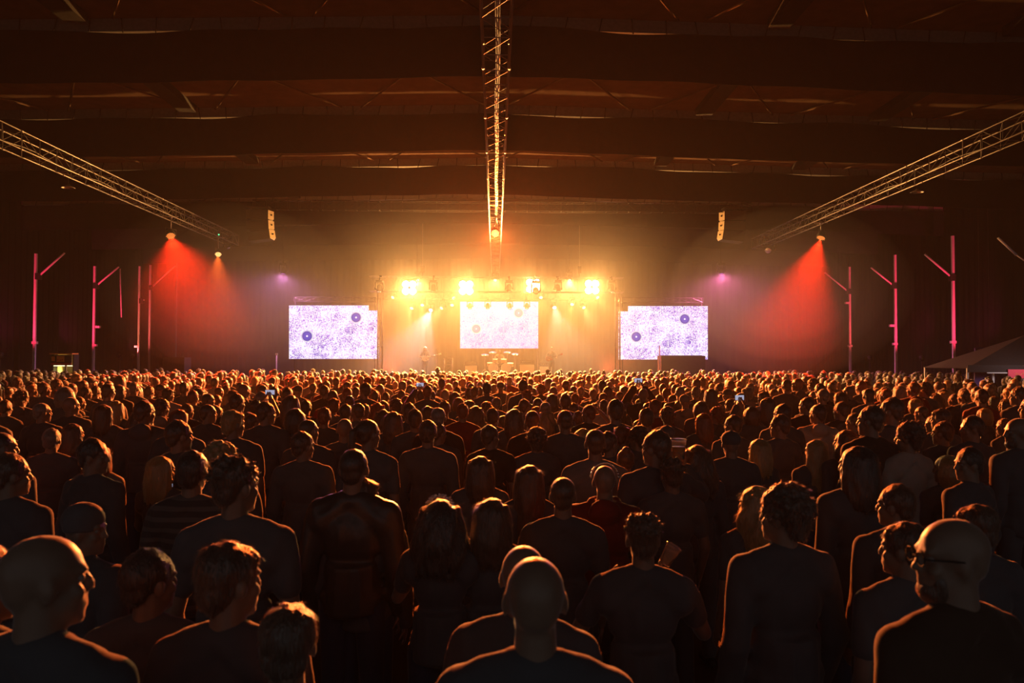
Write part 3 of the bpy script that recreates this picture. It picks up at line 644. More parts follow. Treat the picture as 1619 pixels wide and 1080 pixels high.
POSE = {
 'stand': dict(L=[(-.19, 0, 1.41), (-.245, -.03, 1.12), (-.235, .07, .87)], R=[(.19, 0, 1.41), (.245, -.03, 1.12), (.235, .07, .87)]),
 'folded': dict(L=[(-.19, 0, 1.41), (-.25, .02, 1.14), (-.02, .22, 1.12)], R=[(.19, 0, 1.41), (.25, .02, 1.13), (.04, .22, 1.09)]),
 'cup': dict(L=[(-.19, 0, 1.41), (-.245, -.02, 1.12), (-.2, .12, .9)], R=[(.19, 0, 1.41), (.25, .07, 1.15), (.2, .31, 1.25)]),
 'phone': dict(L=[(-.19, 0, 1.42), (-.25, .24, 1.48), (-.08, .33, 1.74)], R=[(.19, 0, 1.42), (.25, .24, 1.48), (.08, .33, 1.74)]),
 'sip': dict(L=[(-.19, 0, 1.41), (-.30, .10, 1.17), (-.16, .22, 1.33)], R=[(.19, 0, 1.41), (.31, .10, 1.17), (.19, .22, 1.35)]),
 'toast': dict(L=[(-.19, 0, 1.41), (-.245, -.02, 1.12), (-.2, .12, .9)], R=[(.19, 0, 1.42), (.40, .11, 1.31), (.33, .20, 1.47)]),
 'drink': dict(L=[(-.19, 0, 1.41), (-.245, -.02, 1.12), (-.2, .12, .9)], R=[(.19, 0, 1.43), (.43, .06, 1.44), (.24, .17, 1.66)]),
 'guitar': dict(L=[(-.19, 0, 1.41), (-.34, .05, 1.16), (-.45, .24, 1.23)], R=[(.19, 0, 1.41), (.33, .0, 1.17), (.1, .2, 1.06)]),
 'drummer': dict(L=[(-.19, 0, 1.41), (-.3, .08, 1.18), (-.2, .33, 1.2)], R=[(.19, 0, 1.41), (.3, .06, 1.2), (.22, .3, 1.3)]),
}
def legs(sit):
    if sit: return [[(s * .1, 0, .93), (s * .2, .42, .95), (s * .2, .4, .52)] for s in (-1, 1)]
    return [[(s * .095, 0, .92), (s * .105, .015, .5), (s * .105, -.015, .09)] for s in (-1, 1)]
def body_mesh(pose, turn, fem, sit=False, voxel=.0095):
    P = POSE[pose]; mb = MB(); w = .9 if fem else 1.0; H = hd(turn)
    T = lambda x, y, z: H @ Vector((x, y, z)); q = H.to_3x3()
    mb.ell(T(0, -.012, .03), (.074, .094, .084), 14, q); mb.ell(T(0, .025, -.05), (.055, .062, .062), 12, q)
    mb.ell(T(0, .062, -.093), (.026, .024, .02), 8, q)                                     # chin
    mb.cap(T(0, .083, .015), T(0, .096, -.022), .008, .0125, 8)                              # nose
    for s in (-1, 1):
        mb.ell(T(s * .076, -.004, -.006), (.010, .019, .032), 8, q)                        # ears
        mb.ell(T(s * .028, .075, .027), (.024, .012, .009), 8, q)                          # brows
        mb.ell(T(s * .038, .058, -.025), (.022, .022, .02), 8, q)                          # cheeks
    mb.ell(T(0, .083, -.056), (.022, .009, .006), 8, q); mb.ell(T(0, .081, -.067), (.019, .009, .006), 8, q)   # lips
    mb.ell(T(0, -.05, -.005), (.060, .046, .055), 12, q); mb.cap((0, -.018, 1.60), (0, -.02, 1.44), .050 * w, .060 * w, 12)                       # neck
    for s in (-1, 1):
        mb.cap((s * .02, -.022, 1.485), (s * .165 * w, -.01, 1.415), .042, .046, 10)         # trapezius
        mb.ell((s * .175 * w, 0, 1.405), (.065, .062, .065), 10)
    mb.ell((0, 0, 1.29), (.165 * w, .112, .19), 14); mb.ell((0, 0, 1.09), (.14 * w, .1, .17), 14); mb.ell((0, -.01, .95), (.165, .115, .12), 14)
    if fem:
        for s in (-1, 1): mb.ell((s * .07, .085, 1.27), (.058, .05, .058), 10)
    for key, s in (('L', -1), ('R', 1)):
        a, e, h = [Vector((p[0] * w, p[1], p[2])) for p in P[key]]
        limb(mb, [a, e, h], [.05 * w, .041 * w, .028 * w]); d = (h - e).normalized(); side = d.cross(Vector((0, 1, 0) if abs(d.y) < .9 else (0, 0, 1))).normalized(); nn = d.cross(side)
        rot = Matrix((side, nn, d)).transposed(); c = h + d * .05; mb.ell(c, (.017, .04, .048), 10, rot)
        curl = -side * s * .5
        for k in range(4):
            off = nn * (.03 - .02 * k); ln = (.036, .042, .038, .03)[k]; b0 = c + d * .035 + off; b1 = b0 + d * ln; b2 = b1 + (d * .6 + curl).normalized() * ln * .8
            mb.cap(b0, b1, .0092, .0085, 6); mb.cap(b1, b2, .0085, .0075, 6)
        th = c + nn * .036 - d * .015; mb.cap(th, th + (nn * .7 + d * .8 + curl).normalized() * .05, .0115, .009, 6)
    for L3 in legs(sit):
        limb(mb, L3, [.082, .053, .034]); f = Vector(L3[2]); mb.cap(f + Vector((0, -.035, -.045)), f + Vector((0, .13, -.055)), .036, .028, 10)
    return remesh(mb, voxel, 5, .30, 'body')
def top_mesh(pose, fem, sleeve=2, loose=.016, collar=False, hood=False, voxel=.0135):
    P = POSE[pose]; mb = MB(); w = .9 if fem else 1.0; i = loose
    mb.ell((0, 0, 1.29), (.165 * w + i, .112 + i, .175 + i), 14); mb.ell((0, 0, 1.09), (.145 * w + i, .1 + i, .17), 14); mb.ell((0, -.01, .97), (.165 + i, .115 + i, .12), 14)
    mb.tube((0, -.005, .88), (0, -.005, 1.15), .16, .15, n=14)
    for s in (-1, 1):
        mb.cap((s * .045, -.022, 1.475), (s * .175 * w, -.01, 1.425), .058, .060, 10); mb.cap((s * .02, -.035, 1.47), (s * .16 * w, -.02, 1.36), .062, .08, 10); mb.ell((s * .175 * w, 0, 1.405), (.067 + i, .064 + i, .066 + i), 10)
        if fem: mb.ell((s * .07, .085, 1.27), (.058 + i, .05 + i, .058 + i), 10)
    for key in 'LR':
        a, e, h = [Vector((p[0] * w, p[1], p[2])) for p in P[key]]
        if sleeve == 2: limb(mb, [a, e, e.lerp(h, .93)], [.052 * w, .045 * w, .034 * w], i)
        else: limb(mb, [a, a.lerp(e, .62)], [.054 * w, .052 * w], i)
    mb.ell((0, -.022, 1.478), (.078, .078, .036), 14)
    if collar: mb.cap((-.05, -.055, 1.495), (.05, -.055, 1.495), .028, .028, 8); mb.cap((-.055, -.05, 1.495), (-.06, .02, 1.48), .024, .02, 8); mb.cap((.055, -.05, 1.495), (.06, .02, 1.48), .024, .02, 8)
    if hood: mb.ell((0, -.10, 1.46), (.11, .06, .085), 12); mb.cap((-.07, -.04, 1.49), (.07, -.04, 1.49), .035, .035, 8)
    return remesh(mb, voxel, 4, .5, 'top', disp=(.010, 14))
def trouser_mesh(sit=False):
    mb = MB(); mb.ell((0, -.008, .945), (.172, .122, .115), 14)
    for L3 in legs(sit): limb(mb, [L3[0], L3[1], Vector(L3[1]).lerp(Vector(L3[2]), .93)], [.086, .062, .055], .008)
    return remesh(mb, .018, 3, .5, 'trousers')
def shoe_mesh(sit=False):
    mb = MB()
    for L3 in legs(sit): f = Vector(L3[2]); mb.cap(f + Vector((0, -.035, -.04)), f + Vector((0, .14, -.05)), .046, .038, 10)
    return remesh(mb, .015, 2, .6, 'shoes')
# hair shapes in head space (+Y is the face)
def hair_mesh(kind):
    mb = MB(); rr = random.Random(hash(kind) % 1000 if False else sum(map(ord, kind)))
    if kind == 'buzz':
        mb.ell((0, -.018, .036), (.077, .093, .083), 16); mb.ell((0, -.06, -.02), (.06, .042, .055), 12); return remesh(mb, .010, 3, .6, 'hair', (.002, 60))
    if kind == 'short':
        mb.ell((0, -.020, .040), (.082, .097, .088), 16); mb.ell((0, -.058, -.015), (.066, .046, .06), 12)
        for k in range(34):
            t = rr.uniform(0, 2 * PI); f = rr.uniform(0, .9); p = Vector((.07 * f * math.cos(t), -.02 + .085 * f * math.sin(t), .04 + .082 * math.sqrt(1 - f * f)))
            mb.cap(p, p + Vector((rr.uniform(-.012, .012), rr.uniform(-.02, .02), rr.uniform(.0, .012))), .012, .005, 6)
        return remesh(mb, .0085, 2, .5, 'hair', (.006, 45))
    if kind == 'side':
        mb.ell((0, -.018, .042), (.084, .098, .090), 16); mb.ell((0, -.058, -.015), (.07, .048, .07), 12)
        for k in range(14): a = -.05 + .1 * k / 13; mb.cap((a, .045, .092 - abs(a) * .4), (a * .9 + .01, -.05, .106 - abs(a) * .4), .020, .024, 8)
        return remesh(mb, .009, 2, .5, 'hair', (.010, 32))
    if kind == 'curly':
        mb.ell((0, -.025, .045), (.09, .105, .092), 16); mb.ell((0, -.07, -.02), (.078, .05, .075), 12)
        for k in range(110):
            t = rr.uniform(0, 2 * PI); ph = math.acos(rr.uniform(-.35, 1)); p = Vector((.098 * math.sin(ph) * math.cos(t), -.03 + .105 * math.sin(ph) * math.sin(t), .045 + .098 * math.cos(ph)))
            if p.y > .05 and p.z < .08: continue
            mb.ell(p, (.017, .017, .015), 6)
        return remesh(mb, .0085, 1, .6, 'hair', (.010, 40))
    if kind == 'spiky':
        mb.ell((0, -.018, .04), (.081, .096, .086), 16); mb.ell((0, -.058, -.015), (.066, .046, .06), 12)
        for k in range(120):
            t = rr.uniform(0, 2 * PI); ph = math.acos(rr.uniform(.05, 1)); nrm = Vector((math.sin(ph) * math.cos(t), math.sin(ph) * math.sin(t), math.cos(ph)))
            p = Vector((.075 * nrm.x, -.018 + .09 * nrm.y, .04 + .08 * nrm.z)); mb.cap(p, p + (nrm + Vector((rr.uniform(-.4, .4), rr.uniform(-.4, .4), .3))).normalized() * rr.uniform(.018, .034), .010, .004, 5)
        return remesh(mb, .0075, 1, .5, 'hair')
    if kind in ('long', 'wavy', 'longer'):
        mb.ell((0, -.022, .038), (.086, .10, .088), 16); W = {'long': .0, 'wavy': .016, 'longer': .004}[kind]; LEN = {'long': .30, 'wavy': .34, 'longer': .44}[kind]
        n = 22
        for k in range(n):
            t = R(-205 + 230 * k / (n - 1)); c, s = math.cos(t), math.sin(t)
            pts = []
            for j in range(7):
                u = j / 6; rad = .082 + .018 * u + (.045 * math.sin(u * 2.4) if kind == 'wavy' else .012 * math.sin(u * 2.6))
                ww = W * math.sin(u * 9 + k * 1.3)
                y = rad * s * 1.05 - .02; 
                if u > .55: y = max(y, -.125) if kind != 'wavy' else max(y, -.15)
                z = .06 - LEN * u * (1 if s < .1 else .8) + rr.uniform(-.01, .01)
                pts.append(Vector((rad * c + ww, y, z)))
            limb(mb, pts, [.022, .022, .021, .020, .018, .015, .009], 0, 6)
        return remesh(mb, .010, 2, .5, 'hair', (.008, 30))
    if kind in ('tail', 'bun'):
        mb.ell((0, -.020, .038), (.080, .096, .086), 16); mb.ell((0, -.055, -.01), (.066, .048, .06), 12)
        if kind == 'bun': mb.ell((0, -.07, .115), (.042, .042, .038), 10)
        else: limb(mb, [Vector((0, -.10, .06)), Vector((0, -.15, .03)), Vector((.005, -.155, -.06)), Vector((0, -.14, -.17)), Vector((.005, -.13, -.24))], [.022, .03, .03, .024, .008], 0, 8)
        return remesh(mb, .009, 2, .5, 'hair', (.005, 40))
    if kind == 'bob':
        mb.ell((0, -.022, .038), (.088, .102, .09), 16)
        for k in range(20):
            t = R(-200 + 220 * k / 19); c, s = math.cos(t), math.sin(t); limb(mb, [Vector((.084 * c, .088 * s - .02, .05)), Vector((.10 * c, .10 * s - .02, -.04)), Vector((.088 * c, .09 * s - .02, -.125))], [.022, .024, .014], 0, 6)
        return remesh(mb, .010, 2, .5, 'hair', (.006, 30))
def add_strands(me, kind):
    rr = random.Random(len(kind) * 17 + 3); n, ln, out = {'buzz': (900, .006, 1.2), 'short': (1500, .020, .45), 'side': (1500, .024, .40), 'spiky': (1300, .024, 1.0), 'curly': (2200, .026, .9), 'long': (1700, .055, .16), 'wavy': (2300, .05, .42), 'longer': (1800, .06, .15), 'tail': (1300, .022, .22), 'bun': (1300, .022, .22), 'bob': (1600, .045, .18)}[kind]
    P = list(me.polygons); V = me.vertices; area = np.array([p.area for p in P]); pick = np.random.default_rng(5).choice(len(P), n, p=area / area.sum())
    vs = [tuple(v.co) for v in V]; fs = [tuple(p.vertices) for p in P]
    for i in pick:
        p = P[int(i)]; vv = [V[j].co for j in p.vertices]; a, b = rr.random(), rr.random()
        if a + b > 1: a, b = 1 - a, 1 - b
        c = vv[0] + (vv[1] - vv[0]) * a + (vv[2] - vv[0]) * b; nr = p.normal
        t = Vector((rr.uniform(-.35, .35), rr.uniform(-.35, .35), -1)); 
        if nr.z > .55: t = Vector((nr.x + rr.uniform(-.5, .5), nr.y + rr.uniform(-.6, .3), -.3))
        t = (t - nr * t.dot(nr)); t.normalize(); L = ln * rr.uniform(.5, 1.3); w = nr.cross(t).normalized() * (.0009 if kind != 'curly' else .0012)
        o = nr * out * rr.uniform(.3, 1.3)
        q1 = c + (t + o).normalized() * L * .5; q2 = q1 + (t + o * .5 + (Vector((rr.uniform(-.6, .6), rr.uniform(-.6, .6), rr.uniform(-.3, .6))) if kind in ('curly', 'wavy') else Vector())).normalized() * L * .5
        k = len(vs); vs += [tuple(c - w), tuple(c + w), tuple(q1 + w * .7), tuple(q1 - w * .7), tuple(q2)]; fs += [(k, k + 1, k + 2, k + 3), (k + 3, k + 2, k + 4)]
    out_me = bpy.data.meshes.new('hair'); out_me.from_pydata(vs, [], fs); out_me.polygons.foreach_set('use_smooth', [True] * len(fs)); out_me.update(); return out_me
def cap_mesh():
    mb = MB(); mb.ell((0, -.015, .052), (.088, .102, .078), 18); mb.ell((0, .12, .052), (.07, .065, .008), 14); mb.ell((0, -.015, .13), (.01, .01, .008), 8)
    return remesh(mb, .008, 2, .5, 'cap')
def beanie_mesh():
    mb = MB(); mb.ell((0, -.02, .058), (.087, .103, .088), 18); mb.tube((0, -.018, .01), (0, -.018, .05), .092, .092, n=18); return remesh(mb, .009, 2, .5, 'beanie', (.003, 50))
def eyes_mesh():
    mb = MB()
    for s in (-1, 1): mb.ell((s * .030, .0655, .008), (.0125, .0115, .0105), 10)
    return mb.mesh('eyes', M['eye'])
EYES = eyes_mesh()
BODY = {}; TOPS = {}; HAIR = {}; HAIRB = {}
def get_body(pose, turn, fem, sit=False):
    k = (pose, turn, fem, sit)
    if k not in BODY: BODY[k] = body_mesh(pose, R(turn), fem, sit)
    return BODY[k]
def get_top(pose, fem, style):
    k = (pose, fem, style)
    if k not in TOPS: TOPS[k] = top_mesh(pose, fem, 1 if style == 'tee' else 2, .010 if style == 'tee' else (.026 if style == 'hoodie' else .018), style == 'jacket', style == 'hoodie')
    return TOPS[k]
def get_hair(k):
    if k not in HAIR: HAIRB[k] = hair_mesh(k); HAIR[k] = add_strands(HAIRB[k], k)
    return HAIR[k]
TROU = trouser_mesh(); SHOE = shoe_mesh(); CAP = cap_mesh(); BEANIE = beanie_mesh()
def put(name, me, m, parent, mw=None):
    if not me.materials: me.materials.append(m)
    o = bpy.data.objects.new(name, me); COL.objects.link(o); o.parent = parent
    o.material_slots[0].link = 'OBJECT'; o.material_slots[0].material = m
    if mw is not None: o.matrix_local = mw
    return o
FEM = ('long', 'wavy', 'longer', 'tail', 'bun', 'bob')
def person(pos, H, hair, hairm, topm, style, turn, yaw, pose, label, group=None, skin='skin', sit=False, top_z=0.0, extras=()):
    """turn: head turn in degrees (multiples of the built variants), mirrored with negative x scale"""
    fem = hair in FEM; mir = -1 if turn < 0 else 1; tb = 0 if abs(turn) < 18 else (35 if abs(turn) < 50 else 65)
    s = H / {'bald': 1.748, 'cap': 1.768, 'beanie': 1.78, 'buzz': 1.754, 'short': 1.766, 'side': 1.778, 'curly': 1.785, 'spiky': 1.785, 'bun': 1.79}.get(hair, 1.763)
    p = empty('person', (pos[0], pos[1], top_z), yaw, label, 'person', group); p.scale = (s * mir, s, s)
    b = put('body', get_body(pose, tb, fem, sit), M[skin], p)
    put('top', get_top(pose, fem, style), M[topm], p)
    put('trousers', TROU_SIT if sit else TROU, M['denim' if (int(pos[0] * 7) % 2) else 'black_cloth'], p); put('shoes', SHOE_SIT if sit else SHOE, M['black'], p)
    hm = hd(R(tb))
    if hair == 'cap': put('cap', CAP, M[topm if topm != 'white_cloth' else 'black_cloth'], p, hm)
    elif hair == 'beanie': put('beanie', BEANIE, M['char_cloth'], p, hm)
    elif hair != 'bald': put('hair', get_hair(hair), M[hairm], p, hm)
    link('eyes', EYES, None, p).matrix_local = hm
    for e in extras: e(p, hm)
    return p
TROU_SIT = trouser_mesh(True); SHOE_SIT = shoe_mesh(True)
def ex_glasses(p, hm):
    mb = MB()
    for s in (-1, 1):
        n = 14
        for i in range(n):
            a, b = 2 * PI * i / n, 2 * PI * (i + 1) / n; mb.tube((s * .032 + .024 * math.cos(a), .094, .008 + .019 * math.sin(a)), (s * .032 + .024 * math.cos(b), .094, .008 + .019 * math.sin(b)), .002, n=5)
        mb.tube((s * .056, .094, .012), (s * .079, .0, .012), .0025, n=5)
    mb.tube((-.008, .096, .012), (.008, .096, .012), .002, n=5); o = mb.build('glasses', M['black'], p); o.matrix_local = hm
def ex_beard(p, hm):
    mb = MB(); mb.ell((0, .038, -.085), (.056, .052, .045), 12); mb.ell((0, .075, -.045), (.03, .014, .009), 8)
    for s in (-1, 1): mb.ell((s * .044, .045, -.06), (.012, .022, .035), 8)
    me = remesh(mb, .009, 2, .6, 'beard', (.005, 50)); put('beard', me, M['hair_brown'], p, hm)
def ex_crown(p, hm):
    mb = MB(); rr = random.Random(3)
    for i in range(44):
        t = R(200 + 140 * i / 43) if False else R(-10 + 200 * i / 43); q = Vector((.088 * math.cos(t), -.025, .045 + .095 * math.sin(t)))
        if q.z < .09: continue
        for k in range(3): mb.ell(q + Vector((rr.uniform(-.008, .008), rr.uniform(-.02, .02), rr.uniform(0, .014))), (.006, .006, .006), 6)
    o = mb.build('sequin_headband', M['glitter'], p); o.matrix_local = hm; o['label'] = 'glittering sequin headband'
def ex_phones(p, hm):
    mb = MB()
    for i in range(16):
        a, b = PI * i / 16, PI * (i + 1) / 16; mb.tube((.092 * math.cos(a), -.01, .03 + .102 * math.sin(a)), (.092 * math.cos(b), -.01, .03 + .102 * math.sin(b)), .006, n=6)
    o = mb.build('headband', M['chrome'], p); o.matrix_local = hm
def ex_scarf(p, hm):
    mb = MB(); n = 16
    for i in range(n):
        a, b = 2 * PI * i / n, 2 * PI * (i + 1) / n; f = lambda t: Vector((.085 * math.cos(t), -.01 + .08 * math.sin(t), 1.50 + .012 * math.sin(3 * t))); mb.cap(f(a), f(b), .03, .03, 8)
    mb.cap((-.08, .02, 1.5), (-.1, .12, 1.4), .03, .02, 8)
    put('scarf', remesh(mb, .011, 1, .6, 'scarf', (.010, 40)), M['red_cloth'], p)
def ex_earring(p, hm):
    mb = MB(); n = 14
    for i in range(n): a, b = 2 * PI * i / n, 2 * PI * (i + 1) / n; mb.tube((-.09, .0 + .022 * math.cos(a), -.06 + .022 * math.sin(a)), (-.09, .022 * math.cos(b), -.06 + .022 * math.sin(b)), .002, n=5)
    o = mb.build('hoop_earring', M['chrome'], p); o.matrix_local = hm

